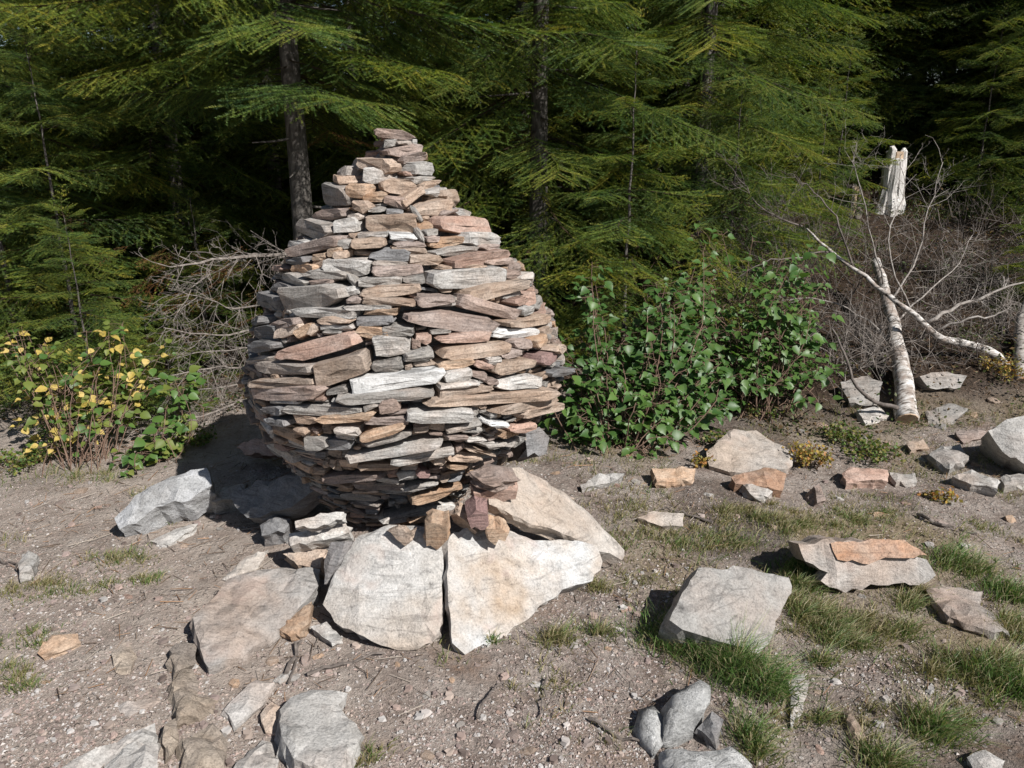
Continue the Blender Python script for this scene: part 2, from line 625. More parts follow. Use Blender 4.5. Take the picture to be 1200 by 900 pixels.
gx = graded(-3.0, 3.4, 0.024, -2500, 2500)
gy = graded(1.4, 5.2, 0.024, -2500, 2500)
XX, YY = np.meshgrid(gx, gy)
ZZ = H(XX, YY)
V = np.stack([XX.ravel(), YY.ravel(), ZZ.ravel()], 1)
nx, ny = len(gx), len(gy)
ii = (np.arange(ny - 1)[:, None] * nx + np.arange(nx - 1)[None, :]).ravel()
T = np.concatenate([np.stack([ii, ii + 1, ii + nx + 1], 1), np.stack([ii, ii + nx + 1, ii + nx], 1)])


def zone(x, y):
    """soil kinds: r = forest litter, g = dusty trodden path, b = dry grassy turf"""
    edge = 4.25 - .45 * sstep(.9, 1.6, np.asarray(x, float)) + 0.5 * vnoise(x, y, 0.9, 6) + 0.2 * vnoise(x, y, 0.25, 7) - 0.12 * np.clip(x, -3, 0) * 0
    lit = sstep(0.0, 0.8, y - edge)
    spots = sstep(0.05, 0.35, vnoise(x, y, 0.42, 3) + 0.10) * sstep(0.2, 1.2, x) * 0.6
    dust = sstep(-0.2, 0.9, -x - 0.35 * (y - 2.2) + 0.5 * vnoise(x, y, 0.7, 2)) * (1 - lit)
    turf = sstep(0.3, 1.0, x + 0.6 * vnoise(x, y, 0.5, 5)) * sstep(-0.12, 0.25, vnoise(x, y, 0.38, 4)) * (1 - lit) * 0.75
    return np.stack([np.clip(np.maximum(lit, spots), 0, 1), dust, turf], -1)


Z3 = zone(V[:, 0], V[:, 1])
ground = link('ground', tri_mesh('ground', V, T, M_SOIL, Z3, smooth=True))
tag(ground, kind='structure')

# ------------------------------------------------------------------ the cairn
SIL = [(152, 437, 487), (162, 437, 487), (175, 437, 494), (190, 418, 502), (204, 402, 506), (217, 392, 510), (232, 384, 532), (252, 370, 545),
       (268, 350, 565), (293, 337, 588), (327, 319, 622), (357, 306, 633), (383, 296, 650), (405, 288, 657), (425, 283, 662),
       (445, 282, 664), (470, 287, 652), (493, 302, 632), (523, 325, 607), (545, 345, 580), (567, 366, 552), (590, 392, 538), (608, 398, 538)]
prof = []
axd = math.hypot(CX, CY)
for (py, xl, xr) in SIL:
    dl, dr = ray(xl, py), ray(xr, py)
    al, ar = math.atan2(dl.x, dl.y), math.atan2(dr.x, dr.y)
    am, ah = (al + ar) / 2, (ar - al) / 2
    dist = CY / math.cos(am)
    Rr = dist * math.sin(ah)
    th = dist * math.cos(ah)
    z = CAMZ + th * (dl.z / math.hypot(dl.x, dl.y) + dr.z / math.hypot(dr.x, dr.y)) / 2
    prof.append((z, Rr, dist * math.sin(am)))
prof.sort()
pz = np.array([p[0] for p in prof])
pr = np.array([p[1] for p in prof])
pxx = np.array([p[2] for p in prof])
Z0, Z1 = pz[0] - 0.16, pz[-1]
Rz = lambda z: np.interp(z, np.concatenate([[Z0], pz]), np.concatenate([[pr[0] + 0.02], pr]))
Cz = lambda z: np.interp(z, pz, pxx)


def egg_hit(px, py):
    d = ray(px, py)
    best, bt = 1e9, None
    for k in range(700):
        t = 1.9 + k * 0.003
        p = CAM + d * t
        q = math.hypot(p.x - float(Cz(p.z)), p.y - CY) - float(Rz(p.z))
        if q < 0:
            return p
        if q < best:
            best, bt = q, p.copy()
    c = Vector((float(Cz(bt.z)), CY, bt.z))        # just past the outline: slide to the nearest point on the surface
    v = (bt - c)
    v.z = 0
    return c + v.normalized() * float(Rz(bt.z))


TRACED = """438 154 486 161 10 b|450 167.5 464 167.5 10 g|464 168 482 168 6 g|449 178 492 174 13 b|467 186 497 184 13 b|494 184 505 182 9 o
423 190 467 196 20 t|478 198 502 197 16 l|410 193 425 193 13 g|472 203 488 206 7 p|397 205 412 200 14 l|395 211 406 211 10 t|425 206 458 208 18 l
447 218 486 219 19 t|479 212 506 209 9 g|488 219 511 213 10 t|490 226 520 224 9 l|384 228 411 232 24 g|410 222 434 224 17 o|425 231 453 231 15 o
415 241 436 241 14 t|468 240 490 223 9 t|450 233 478 240 13 b|514 229 530 228 13 t|480 246 525 243 17 t|480 243 495 262 7 g|372 252 403 251 14 b
345 265 389 271 26 g|393 266 420 264 19 l|408 254 424 256 10 l|426 261 490 262 23 t|432 246 452 246 6 g|452 248 473 248 6 d|508 262 563 266 24 p
490 266 508 264 12 o|523 236 540 236 13 t|528 249 546 250 10 l|514 250 531 246 6 b|562 268 576 271 10 t|497 274 512 271 7 g|497 281 512 278 8 b
487 267 496 284 7 g|502 287 544 282 11 o|543 280 576 280 17 l|505 297 560 290 10 g|560 290 581 288 7 b|518 307 587 298 14 p|418 276 454 276 7 l
456 277 489 279 9 w|412 286 453 283 11 t|460 285 498 288 8 b|458 291 501 295 7 t|432 299 480 299 12 d|479 304 517 305 12 t|436 309 478 310 8 l
436 318 497 315 12 b|498 326 592 325 24 l|513 314 565 311 5 t|565 306 597 306 8 b|420 330 471 329 10 g|471 328 498 326 11 g|589 322 607 322 10 b
606 328 620 325 14 l|345 296 403 281 13 b|388 285 413 287 10 g|342 288 360 288 12 l|387 296 402 294 10 o|393 298 410 298 8 t|370 301 385 300 8 o
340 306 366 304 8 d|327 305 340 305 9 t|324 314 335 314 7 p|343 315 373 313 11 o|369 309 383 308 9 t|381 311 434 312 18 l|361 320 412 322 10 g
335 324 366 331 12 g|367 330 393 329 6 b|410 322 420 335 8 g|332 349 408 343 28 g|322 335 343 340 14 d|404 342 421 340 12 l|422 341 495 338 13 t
408 351 425 351 8 b|425 351 487 354 9 t|346 366 420 366 11 l|405 359 460 359 6 l|426 366 466 365 10 o|375 375 415 375 7 t|416 376 462 375 10 d
376 383 416 384 7 l|320 382 353 375 9 b|325 391 352 383 13 t|348 394 366 381 12 o|362 393 374 380 10 t|379 389 400 389 5 l|416 386 456 395 15 o
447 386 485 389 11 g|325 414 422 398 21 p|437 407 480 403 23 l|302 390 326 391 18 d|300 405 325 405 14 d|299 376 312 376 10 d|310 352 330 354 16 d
539 350 602 369 17 b|545 346 610 331 14 t|487 354 532 350 13 b|473 370 581 380 19 b|582 378 641 373 12 t|604 366 622 361 11 l|597 355 614 350 10 p
611 350 626 350 15 p|572 392 631 387 14 w|510 395 573 394 13 p|511 414 596 406 15 t|486 396 506 397 15 p|473 420 508 414 16 g|482 404 493 404 12 b
600 404 625 402 13 b|584 417 611 412 12 b|624 401 638 396 13 o|627 420 648 418 16 r|640 410 661 407 12 t|568 423 585 421 8 l|513 427 555 423 11 o
556 425 576 431 10 p|576 432 627 424 17 t|643 437 664 434 11 d|502 387 527 387 5 g|409 453 520 437 20 w|395 467 510 457 12 g|518 441 553 437 14 l
513 451 561 448 7 l|512 459 578 455 12 t|582 452 632 446 17 l|569 448 583 446 9 b|497 470 645 456 13 t|580 482 646 467 13 t|610 485 648 474 11 t
476 484 553 487 22 l|568 496 593 496 9 w|593 503 621 497 12 p|586 509 610 508 11 o|551 439 572 440 11 b|522 506 563 494 8 g|540 503 570 504 9 g
521 511 548 512 6 b|545 515 568 514 6 l|406 535 518 516 11 l|453 538 532 526 12 l|420 546 470 548 9 t|521 535 563 535 11 t|523 545 546 546 7 o
507 539 522 540 9 t|381 561 452 556 10 b|465 560 489 556 13 l|470 575 515 565 10 l|481 583 541 568 12 o|443 607 530 589 14 l|489 553 503 555 10 r
475 607 498 605 9 o|423 512 477 497 13 o|371 492 440 485 11 o|345 489 371 493 12 t|332 478 425 479 12 g|298 460 385 456 15 b|300 449 368 446 10 t
302 431 369 431 14 g|368 437 434 426 27 t|435 430 473 428 17 g|382 461 407 455 9 g|371 467 382 467 5 p|394 502 423 507 9 l|393 510 418 512 8 l
360 518 385 518 15 g|380 523 411 520 14 d|428 521 482 507 11 g|444 476 469 474 17 b|427 479 443 471 8 g|427 494 480 492 10 b|348 503 363 504 8 t
315 492 340 494 9 d|308 478 337 482 10 d|293 423 316 421 9 g|317 470 354 471 5 l|594 518 614 515 12 l|543 525 577 531 6 t|566 522 592 519 9 g|590 531 610 533 8 b"""

cairn = empty('cairn', (CX, CY, Hs(CX, CY)), 'tall egg shaped cairn of stacked flat schist stones in the clearing', 'cairn')


def stone_geo(w, h, dep, blocky, front_amp):
    """local: x along the stone, y inwards, z up; the front face lies at y = 0"""
    n = 12 if w > 0.09 else 9
    pts = []
    e = 2.0 / random.uniform(4.0, 9.0 if blocky else 6.5)
    tl, tr = random.uniform(0.35, 1.1), random.uniform(0.35, 1.1)
    sk = random.uniform(-0.25, 0.25) * h / w
    for k in range(n):
        a = 2 * math.pi * (k + random.uniform(-.25, .25)) / n
        ca, sa = math.cos(a), math.sin(a)
        x = 0.5 * w * math.copysign(abs(ca) ** e, ca)
        z = 0.5 * h * math.copysign(abs(sa) ** (e * 1.1), sa)
        f = tl + (1 - tl) * min(1, (x / w + 0.5) * 3) if x < 0 else tr + (1 - tr) * min(1, (0.5 - x / w) * 3)
        z = z * f + sk * x
        x += random.gauss(0, 0.02 * w)
        z += random.gauss(0, 0.035 * h)
        pts.append((x, z))
    V, F = [], []
    # rings: front inset, rim, shoulder, back
    tilt = random.uniform(-0.25, 0.35) * h
    skew = random.uniform(-0.12, 0.12)
    rings = [(0.93, 0.0, 0.002), (0.99, 0.003 + 0.04 * h, 0.002), (1.0, min(0.045, dep * .4), 0.004), (0.82, dep, 0.008)]
    for ri, (s, y, jt) in enumerate(rings):
        for (x, z) in pts:
            yy = y + (tilt * z / h + skew * x + random.gauss(0, jt) + front_amp * math.cos(x * 23 + z * 31) * 0.003 if ri < 3 else 0)
            V.append((x * s + random.gauss(0, jt * .6), yy, z * (s if ri < 3 else 0.85) + random.gauss(0, jt * .4)))
    for r in range(3):
        for k in range(n):
            k2 = (k + 1) % n
            F.append((r * n + k, (r + 1) * n + k, (r + 1) * n + k2, r * n + k2))
    base = len(V)
    m = 3 if w > 0.12 else 1
    cs = []
    for j in range(m):
        x = (j - (m - 1) / 2) * w * 0.24
        V.append((x, skew * x - random.uniform(-0.004, 0.008), sk * x + random.gauss(0, .06 * h)))
        cs.append(base + j)
    for k in range(n):                                       # front fan, to the nearest of the inner points
        k2 = (k + 1) % n
        ca = min(cs, key=lambda c: abs(V[c][0] - pts[k][0]))
        cb = min(cs, key=lambda c: abs(V[c][0] - pts[k2][0]))
        F.append((k, k2, ca))
        if ca != cb:
            F.append((k2, cb, ca))
            if abs(ca - cb) == 2:
                F.append((ca, cb, base + 1))
    F.append(tuple(3 * n + k for k in range(n))[::-1])
    return V, F


stones = []            # (matrix, V, F, colour code, size, traced)


def put_stone(PL, PR, h, code, dep, traced, blocky=False, out=None):
    mid = (PL + PR) / 2
    x = PR - PL
    w = x.length
    x = x / w
    c = Vector((float(Cz(mid.z)), CY, mid.z))
    rad = mid - c
    rad.z = 0
    Rm = float(Rz(mid.z))
    y = -rad.normalized()
    y = (y - x * y.dot(x)).normalized()
    z = x.cross(y)
    # the chord lies inside the curve: push the face out to the surface
    sag = max(0, Rm - rad.length)
    off = (random.uniform(-0.012, 0.012) if out is None else out) + sag * 0.8
    o = mid - y * off
    V, F = stone_geo(w, h, dep, blocky, 1)
    M = Matrix(((x.x, y.x, z.x, o.x), (x.y, y.y, z.y, o.y), (x.z, y.z, z.z, o.z), (0, 0, 0, 1)))
    stones.append((M, V, F, code, w * h, traced))


NPH, NZ = 420, 260
occ = np.zeros((NZ, NPH), bool)
zc = Z0 + (np.arange(NZ) + 0.5) / NZ * (Z1 - 0.015 - Z0)
ph = (np.arange(NPH) + 0.5) / NPH * 2 * math.pi          # 0 faces the camera
PHG, ZG = np.meshgrid(ph, zc)
RG, CG = Rz(ZG), Cz(ZG)
PG = np.stack([CG + RG * np.sin(PHG), CY - RG * np.cos(PHG), ZG], -1)
cpx, cpy = project(PG)
nrm_front = ((PG[..., 0] - CG) * (0 - PG[..., 0]) + (PG[..., 1] - CY) * (0 - PG[..., 1])) > 0
trs = [s.split() for ln in TRACED.split('\n') for s in ln.split('|')]
for s in trs:
    x0, y0, x1, y1, h = map(float, s[:5])
    PL, PR = egg_hit(x0, y0), egg_hit(x1, y1)
    mid = (PL + PR) / 2
    dist = (mid - CAM).length
    hw = h / FPX * dist * 1.03
    if (PR - PL).length < 0.015:
        continue
    Rm = float(Rz(mid.z))
    put_stone(PL, PR, hw, s[5], min(0.17, Rm * 1.5), True, h > 16, random.uniform(0.0, 0.026))
    ux, uy = x1 - x0, y1 - y0
    Lp = math.hypot(ux, uy)
    ux, uy = ux / Lp, uy / Lp
    mx, my = (x0 + x1) / 2, (y0 + y1) / 2
    a = (cpx - mx) * ux + (cpy - my) * uy
    b = -(cpx - mx) * uy + (cpy - my) * ux
    occ |= nrm_front & (np.abs(a) < Lp / 2 - 0.5) & (np.abs(b) < h / 2 - 0.3)
cellz = (Z1 - 0.015 - Z0) / NZ
codes = 'ggglllttttbbbbpod'
for iz in range(NZ):
    k = 0
    start = random.randrange(NPH)
    while k < NPH:
        ip = (start + k) % NPH
        if occ[iz, ip]:
            k += 1
            continue
        Rm = float(Rz(zc[iz]))
        cw = Rm * 2 * math.pi / NPH
        lim = max(2, int(min(random.choice([.07, .1, .14, .18, .24, .3]), Rm * 1.1) / cw))
        nw = 0
        while nw < lim and nw < NPH - 1 and not occ[iz, (ip + nw) % NPH]:
            nw += 1
        cols = (ip + np.arange(nw)) % NPH
        hm = int(random.choice([.014, .018, .021, .025, .03, .038]) / cellz)
        nh = 0
        while nh < hm and iz + nh < NZ and occ[iz + nh, cols].mean() < 0.12:
            nh += 1
        wv, hv = nw * cw, nh * cellz
        occ[iz:iz + max(nh, 1), cols] = True
        k += nw
        if wv < 0.02 or hv < 0.009 or (zm_tip := zc[iz] > Z1 - .24) and nrm_front[iz, ip]:
            continue
        pa, pb = ph[ip], ph[ip] + nw * 2 * math.pi / NPH
        zm = zc[iz] + hv / 2 - cellz / 2
        Rm, cm = float(Rz(zm)), float(Cz(zm))
        dz = random.gauss(0, 0.035) * wv
        PL = Vector((cm + Rm * math.sin(pa), CY - Rm * math.cos(pa), zm - dz))
        PR = Vector((cm + Rm * math.sin(pb), CY - Rm * math.cos(pb), zm + dz))
        put_stone(PL, PR, hv * 1.04, random.choice(codes), min(0.16, Rm * 1.3), False, hv > .04, random.uniform(-0.04, 0.002))
# the largest visible 300 stones are parts, the rest one packed mass
def vis_key(s):
    o = s[0].translation
    c = Vector((float(Cz(o.z)), CY, o.z))
    facing = (o - c).normalized().dot((CAM - o).normalized())
    return (s[4] * max(facing, 0.02)) * (3 if s[5] else 1)


stones.sort(key=vis_key, reverse=True)
pk = {}
core = Buf()
for i, (M, V, F, code, a, trc) in enumerate(stones):
    if i < 299:
        me = face_mesh('stone', V, F, MS[code])
        o = link('stone', me, cairn, M)
        if code == 'w' and a > 0.004:
            o['label'] = 'bright white stone'
        elif code == 'r':
            o['label'] = 'dark red stone'
    else:
        b = pk.setdefault(code, [[], []])
        n0 = len(b[0])
        b[0] += [tuple(M @ Vector(v)) for v in V]
        b[1] += [tuple(q + n0 for q in f) for f in F]
VV, FF, MI = [], [], []
for j, (code, (v, f)) in enumerate(pk.items()):
    n0 = len(VV)
    VV += v
    FF += [tuple(q + n0 for q in g) for g in f]
    MI += [j] * len(f)
# the packed heart of the cairn, well inside the faces
rings = [(z, max(0.02, float(Rz(z)) - (0.07 if z < Z1 - 0.25 else 0.05))) for z in np.linspace(Z0, Z1 - 0.05, 30)]
n0 = len(VV)
for (z, r) in rings:
    for k in range(36):
        a = 2 * math.pi * k / 36
        rr = r + random.uniform(-.01, .01)
        VV.append((float(Cz(z)) + rr * math.cos(a), CY + rr * math.sin(a), z))
for i in range(len(rings) - 1):
    for k in range(36):
        k2 = (k + 1) % 36
        FF.append((n0 + i * 36 + k, n0 + i * 36 + k2, n0 + (i + 1) * 36 + k2, n0 + (i + 1) * 36 + k))
        MI.append(len(pk))
FF.append(tuple(n0 + (len(rings) - 1) * 36 + k for k in range(36)))
MI.append(len(pk))
me = bpy.data.meshes.new('packed_stones')
me.from_pydata(VV, [], FF)
for code in pk:
    me.materials.append(MS[code])
me.materials.append(MS['d'])
me.polygons.foreach_set('material_index', MI)
me.update()
tag(link('packed_stones', me, cairn), kind='stuff')

# ------------------------------------------------------------------ slabs and rocks on the ground
def slab_mesh(name, W3, thick, mat, rough=0.006, step=0.03, dome=0.0, jag=0.13, base=None, smooth=False):
    """W3: outline of the upper face, world points; extruded along the face's normal. Returns mesh, origin"""
    P = np.array([tuple(p) for p in W3])
    cen = P.mean(0)
    A = np.c_[P[:, :2] - cen[:2], np.ones(len(P))]
    co = np.linalg.lstsq(A, P[:, 2], rcond=None)[0]
    nrm = np.array([-co[0], -co[1], 1.0])
    nrm /= np.linalg.norm(nrm)
    # fractal outline
    out = []
    for i in range(len(P)):
        a, b = P[i], P[(i + 1) % len(P)]
        L = np.linalg.norm(b - a)
        k = max(1, int(round(L / step)))
        d = np.array([-(b - a)[1], (b - a)[0], 0]) / (L + 1e-9)
        for j in range(k):
            q = a + (b - a) * j / k
            if j:
                q = q + d * random.gauss(0, jag * step * 0.6) + (b - a) * random.uniform(-.25, .25) / k
            out.append(q)
    B = np.array(out)
    nb = len(B)
    lo, hi = B[:, :2].min(0), B[:, :2].max(0)
    ins = []
    st = max(step, math.sqrt((hi - lo).prod() / 260))
    for gxx in np.arange(lo[0], hi[0], st):
        for gyy in np.arange(lo[1], hi[1], st):
            q = np.array([gxx, gyy]) + (rng.random(2) - 0.5) * st * 0.8
            # inside test and distance to the outline
            x1, y1 = B[:, 0], B[:, 1]
            x2, y2 = np.roll(x1, -1), np.roll(y1, -1)
            cr = ((y1 > q[1]) != (y2 > q[1])) & (q[0] < (x2 - x1) * (q[1] - y1) / (y2 - y1 + 1e-12) + x1)
            if cr.sum() % 2 and np.hypot(x1 - q[0], y1 - q[1]).min() > st * 0.45:
                ins.append(q)
    # an inner ring close to the rim makes the worn edge
    ring = []
    for i in range(nb):
        t_ = B[(i + 1) % nb, :2] - B[i - 1, :2]
        nn = np.array([-t_[1], t_[0]]) / (np.linalg.norm(t_) + 1e-9)
        ar = ((B[:, 0] * np.roll(B[:, 1], -1)) - (np.roll(B[:, 0], -1) * B[:, 1])).sum()
        if ar < 0:
            nn = -nn
        ring.append(nn)
    pts2 = [Vector(b[:2]) for b in B] + [Vector(q) for q in ins]
    edges = [(i, (i + 1) % nb) for i in range(nb)]
    r = delaunay_2d_cdt(pts2, edges, [], 1, 1e-6)
    vo, fo, ov = r[0], r[2], r[3]
    idx = {}
    for k, src in enumerate(ov):
        for s in src:
            idx[s] = k
    X = np.array([tuple(v) for v in vo])
    zp = (X - cen[:2]) @ co[:2] + co[2]
    res = P[:, 2] - ((P[:, :2] - cen[:2]) @ co[:2] + co[2])
    D2 = ((X[:, None, :] - P[None, :, :2]) ** 2).sum(-1) + 1e-4
    wgt = 1 / D2
    zp = zp + (wgt * res).sum(1) / wgt.sum(1)
    bd = np.hypot(X[:, None, 0] - B[None, :, 0], X[:, None, 1] - B[None, :, 1]).min(1)
    rad = max(0.03, 0.45 * bd.max())
    zp = zp + dome * (1 - np.exp(-(bd / rad) ** 1.3))
    so = random.uniform(0, 50)
    zp = zp + rough * (2.6 * vnoise(X[:, 0] + so, X[:, 1], 0.16, 1) + 1.5 * vnoise(X[:, 0] + so, X[:, 1], 0.05, 2) + rng.normal(0, .25, len(X)))
    zp = zp + rough * 1.6 * np.floor(3 * vnoise(X[:, 0] + so, X[:, 1] * 0.5, 0.22, 4))       # flaked layers
    rim = bd < 1e-4
    zp = zp + rough * 0.8 * vnoise((X[:, 0] + X[:, 1]) * 0.9 + so, (X[:, 0] - X[:, 1]) * .25, 0.035, 5) * np.minimum(1, bd / .05)     # foliation ridges
    zp[rim] -= 0.006 + 0.4 * rough
    Vt = np.c_[X, zp]
    nt_ = len(Vt)
    ext = -nrm * thick
    Vb = Vt + ext
    Vb[:, :2] += (cen[:2] + ext[:2] - Vb[:, :2]) * 0.10
    Vl = [tuple(v) for v in Vt] + [tuple(v) for v in Vb]
    F = [tuple(f) for f in fo]
    F += [tuple(i + nt_ for i in f[::-1]) for f in F]
    bi = [idx[i] for i in range(nb)]
    ar = ((B[:, 0] * np.roll(B[:, 1], -1)) - (np.roll(B[:, 0], -1) * B[:, 1])).sum()
    if ar < 0:
        bi = bi[::-1]
    nbb = len(bi)
    lev = [0.22, 0.5, 0.8]
    rows = [bi]
    for li, f in enumerate(lev):
        row = []
        jl = random.uniform(-.006, .008)
        for i in bi:
            v = Vt[i] + (Vb[i] - Vt[i]) * f
            o_ = v[:2] - cen[:2]
            o_ = o_ / (np.linalg.norm(o_) + 1e-9)
            v = v.copy()
            v[:2] += o_ * (jl + random.gauss(0, 0.004 + rough * 0.3))
            row.append(len(Vl))
            Vl.append(tuple(v))
        rows.append(row)
    rows.append([i + nt_ for i in bi])
    for ra, rb in zip(rows, rows[1:]):
        for k in range(nbb):
            k2 = (k + 1) % nbb
            F.append((ra[k], rb[k], rb[k2], ra[k2]))
    org = Vector(cen)
    Vl = [(v[0] - cen[0], v[1] - cen[1], v[2] - cen[2]) for v in Vl]
    me = face_mesh(name, Vl, F, mat, smooth)
    bm = bmesh.new()
    bm.from_mesh(me)
    bmesh.ops.recalc_face_normals(bm, faces=bm.faces)
    bm.to_mesh(me)
    bm.free()
    return me, org


def rock(name, label, cat, pts, thick, mat, group=None, parent=None, **kw):
    """pts: 'x,y[,dz] ...' the outline of the upper face; dz is its height above the ground there"""
    W3, dz = [], 0.05
    for q in pts.split():
        v = [float(a) for a in q.split(',')]
        if len(v) > 2:
            dz = v[2]
        W3.append(hit(v[0], v[1], dz))
    if len(W3) > 3:                       # a rock's face is flat: fit it, then set the outline on that plane
        P = np.array([tuple(p) for p in W3])
        c0 = P.mean(0)
        co = np.linalg.lstsq(np.c_[P[:, :2] - c0[:2], np.ones(len(P))], P[:, 2], rcond=None)[0]
        n_ = Vector((-co[0], -co[1], 1.0))
        for i, w in enumerate(W3):
            d = w - CAM
            t = n_.dot(Vector((c0[0], c0[1], co[2])) - CAM) / n_.dot(d)
            if 0.75 < t < 1.3:
                W3[i] = (CAM + d * t).lerp(w, 0.2)
    me, org = slab_mesh(name, W3, thick, mat, **kw)
    o = link(name, me, parent, Matrix.Translation(org))
    if parent is None:
        tag(o, label, cat, group)
    return o


rock('rock_slab', 'broad white slab left of the dark gap, leaning against the foot of the cairn', 'slab',
     '404,650,.19 420,627,.24 455,614,.27 500,613,.27 519,624,.25 520,660,.18 518,705,.09 516,745,.04 490,759,.03 455,757,.03 420,745,.05 392,728,.06 378,705,.09 388,680,.13', .11, SLAB_W, rough=.009)
rock('rock_slab', 'white slab with ochre stains right of the dark gap, leaning against the foot of the cairn', 'slab',
     '527,630,.24 545,613,.27 590,609,.28 625,627,.24 655,636,.18 678,636,.15 699,642,.12 706,662,.09 694,684,.06 668,692,.055 640,705,.05 610,725,.04 575,750,.03 545,762,.03 530,756,.04 525,700,.11 525,655,.19', .11, SLAB_W2, rough=.010)
rock('rock_slab', 'long tan slab sloping down to the right from the side of the cairn', 'slab',
     '573,562,.40 590,543,.42 608,541,.42 640,560,.32 690,598,.19 732,640,.085 729,652,.075 690,636,.15 640,616,.25 600,600,.34 573,584,.39', .06, SLAB_T, rough=.006)
rock('rock_slab', 'pinkish grey slab on the ground left of the white slabs', 'slab',
     '226,723,.10 259,683,.12 266,672,.12 297,663,.11 335,654,.12 375,661,.12 373,682,.10 348,706,.08 323,727,.06 289,754,.05 243,775,.07 234,756,.08', .14, SLAB_P, rough=.008)
rock('stone', 'small rust coloured triangular stone at the corner of the pinkish slab', 'stone', '327,733,.05 350,712,.06 365,702,.07 361,727,.05 340,744,.04', .07, MS['o'], rough=.004, step=.02)
rock('stone', 'small pale stone tucked under the lower corner of the white slab', 'stone', '363,731,.05 382,723 401,744,.04 388,750,.03', .06, MS['l'], rough=.004, step=.02)
rock('stone', 'dark narrow upright stone wedged beside the left white slab', 'stone', '380,655,.17 388,632,.24 404,629,.25 396,655,.19 380,683,.12', .14, MS['d'], rough=.004, step=.02)
rock('stone', 'tan flat stone above the pinkish slab', 'stone', '331,644,.10 355,638,.11 382,637,.12 375,660,.10 348,656,.09', .08, MS['t'], rough=.004, step=.02)
rock('stone', 'thick pale stone with a red streak under the cairn on its left', 'stone', '338,622,.19 372,612,.2 405,609,.21 408,620,.19 390,627,.16 340,636,.14', .09, MS['l'], rough=.005, step=.025)
rock('stone', 'light grey flat stone on top of the red streaked one', 'stone', '345,605,.28 375,598,.28 403,596,.28 402,606,.26 370,613,.25 346,613,.25', .05, MS['l'], rough=.005, step=.025)
rock('stone', 'flush tan rock showing through the soil above the pinkish slab', 'rock', '259,672,.03 289,647 314,640 302,659 268,676', .08, SLAB_T, rough=.006)
rock('rock_slab', 'rounded grey slab lowest in front of the cairn', 'slab',
     '327,824,.07 340,811,.07 365,803,.06 407,809,.05 396,822,.05 416,845,.05 424,860,.05 411,892,.05 399,913,.05 373,903,.06 344,887,.08 329,858,.09', .13, SLAB_G, rough=.008)
rock('stone', 'brown stone pressed against the left of the rounded grey slab', 'stone', '304,828,.05 318,816,.05 328,822,.04 327,854,.03 310,849,.04', .08, MS['t'], rough=.006, step=.02)
rock('rock_ledge', 'ochre layered ledge of rock breaking through the soil at the lower left', 'rock',
     '200,790,.055 212,776,.055 224,774,.05 232,790,.045 231,806,.04 259,811,.02 262,824,.015 238,833,.03 209,840,.05', .12, LEDGE, rough=.008, step=.022)
rock('rock_ledge', 'grey brown bit of ledge between the ochre rock and the pinkish slab', 'rock', '198,756,.06 213,744,.06 230,752,.05 228,773,.03 204,780,.06', .1, LEDGE, rough=.008, step=.022)
rock('rock_ledge', 'narrow tan splinter of ledge below the ochre rock', 'rock', '196,842,.05 206,838,.04 210,870,.03 198,886,.03 190,870,.045', .1, LEDGE, rough=.01, step=.02)
rock('rock_ledge', 'grey broken rock at the bottom edge left of the rounded slab', 'rock', '276,882,.045 306,858,.045 322,860,.03 325,905,.03 262,912,.045', .11, SLAB_G, rough=.014, step=.025)
rock('rock_ledge', 'rough brown rock at the bottom edge below the narrow splinter', 'rock', '214,868,.035 250,850,.025 268,868,.02 262,895,.02 225,905,.035', .1, LEDGE, rough=.008, step=.025)
rock('bedrock', 'low grey bedrock streak in the lower left corner', 'rock', '40,912,.04 117,873,.04 147,853,.04 180,840,.04 187,867,.03 167,897,.02 120,915,.02', .1, SLAB_G, rough=.012)
rock('bedrock', 'flush pinkish bedrock patch left of the ochre ledge', 'rock', '120,800,.02 165,770,.022 196,775,.025 192,812,.025 150,835,.02 122,825,.015', .08, SLAB_P, rough=.010)
rock('bedrock', 'flush grey bedrock strip at the bottom edge left of the narrow splinter', 'rock', '120,890,.03 160,862,.03 186,872,.025 182,915,.025 118,918,.03', .08, SLAB_G, rough=.011)
rock('bedrock', 'small flush tan bedrock plate above the pinkish bedrock patch', 'rock', '130,765,.02 150,748,.02 160,765,.018 150,788,.015 135,785,.015', .06, LEDGE, rough=.008)
rock('bedrock', 'flush pale bedrock plate between the ochre ledge and the rounded slab', 'rock', '262,832,.02 300,800,.022 322,803,.025 305,825,.022 275,850,.018', .06, SLAB_P, rough=.009)
rock('stone', 'tan almond shaped flat stone alone on the dusty ground at left', 'stone', '43,763,.03 60,743 90,737 94,749 70,763,.02 50,769', .05, MS['o'], rough=.004, step=.025)
rock('stone', 'pale grey stone near the left edge of the clearing', 'stone', '20,657,.06 33,644 43,647 37,663 22,668', .07, MS['l'], rough=.006, step=.025)
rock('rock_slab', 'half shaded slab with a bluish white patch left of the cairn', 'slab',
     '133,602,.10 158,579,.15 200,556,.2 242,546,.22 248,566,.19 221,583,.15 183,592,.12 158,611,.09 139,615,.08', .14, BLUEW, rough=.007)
rock('stone', 'low stone in the shadow beside the bluish white slab', 'stone', '236,588,.08 262,570,.1 290,566,.1 284,580,.08 252,592,.06', .1, MS['l'], rough=.008)
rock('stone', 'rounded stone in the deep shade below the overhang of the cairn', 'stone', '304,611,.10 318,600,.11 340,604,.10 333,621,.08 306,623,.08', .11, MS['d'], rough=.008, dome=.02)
rock('rock_slab', 'dark slab lying in the shadow under the left of the cairn', 'slab', '268,580,.16 300,560,.2 357,548,.26 380,566,.24 340,590,.16 289,603,.1', .1, MS['d'], rough=.008)
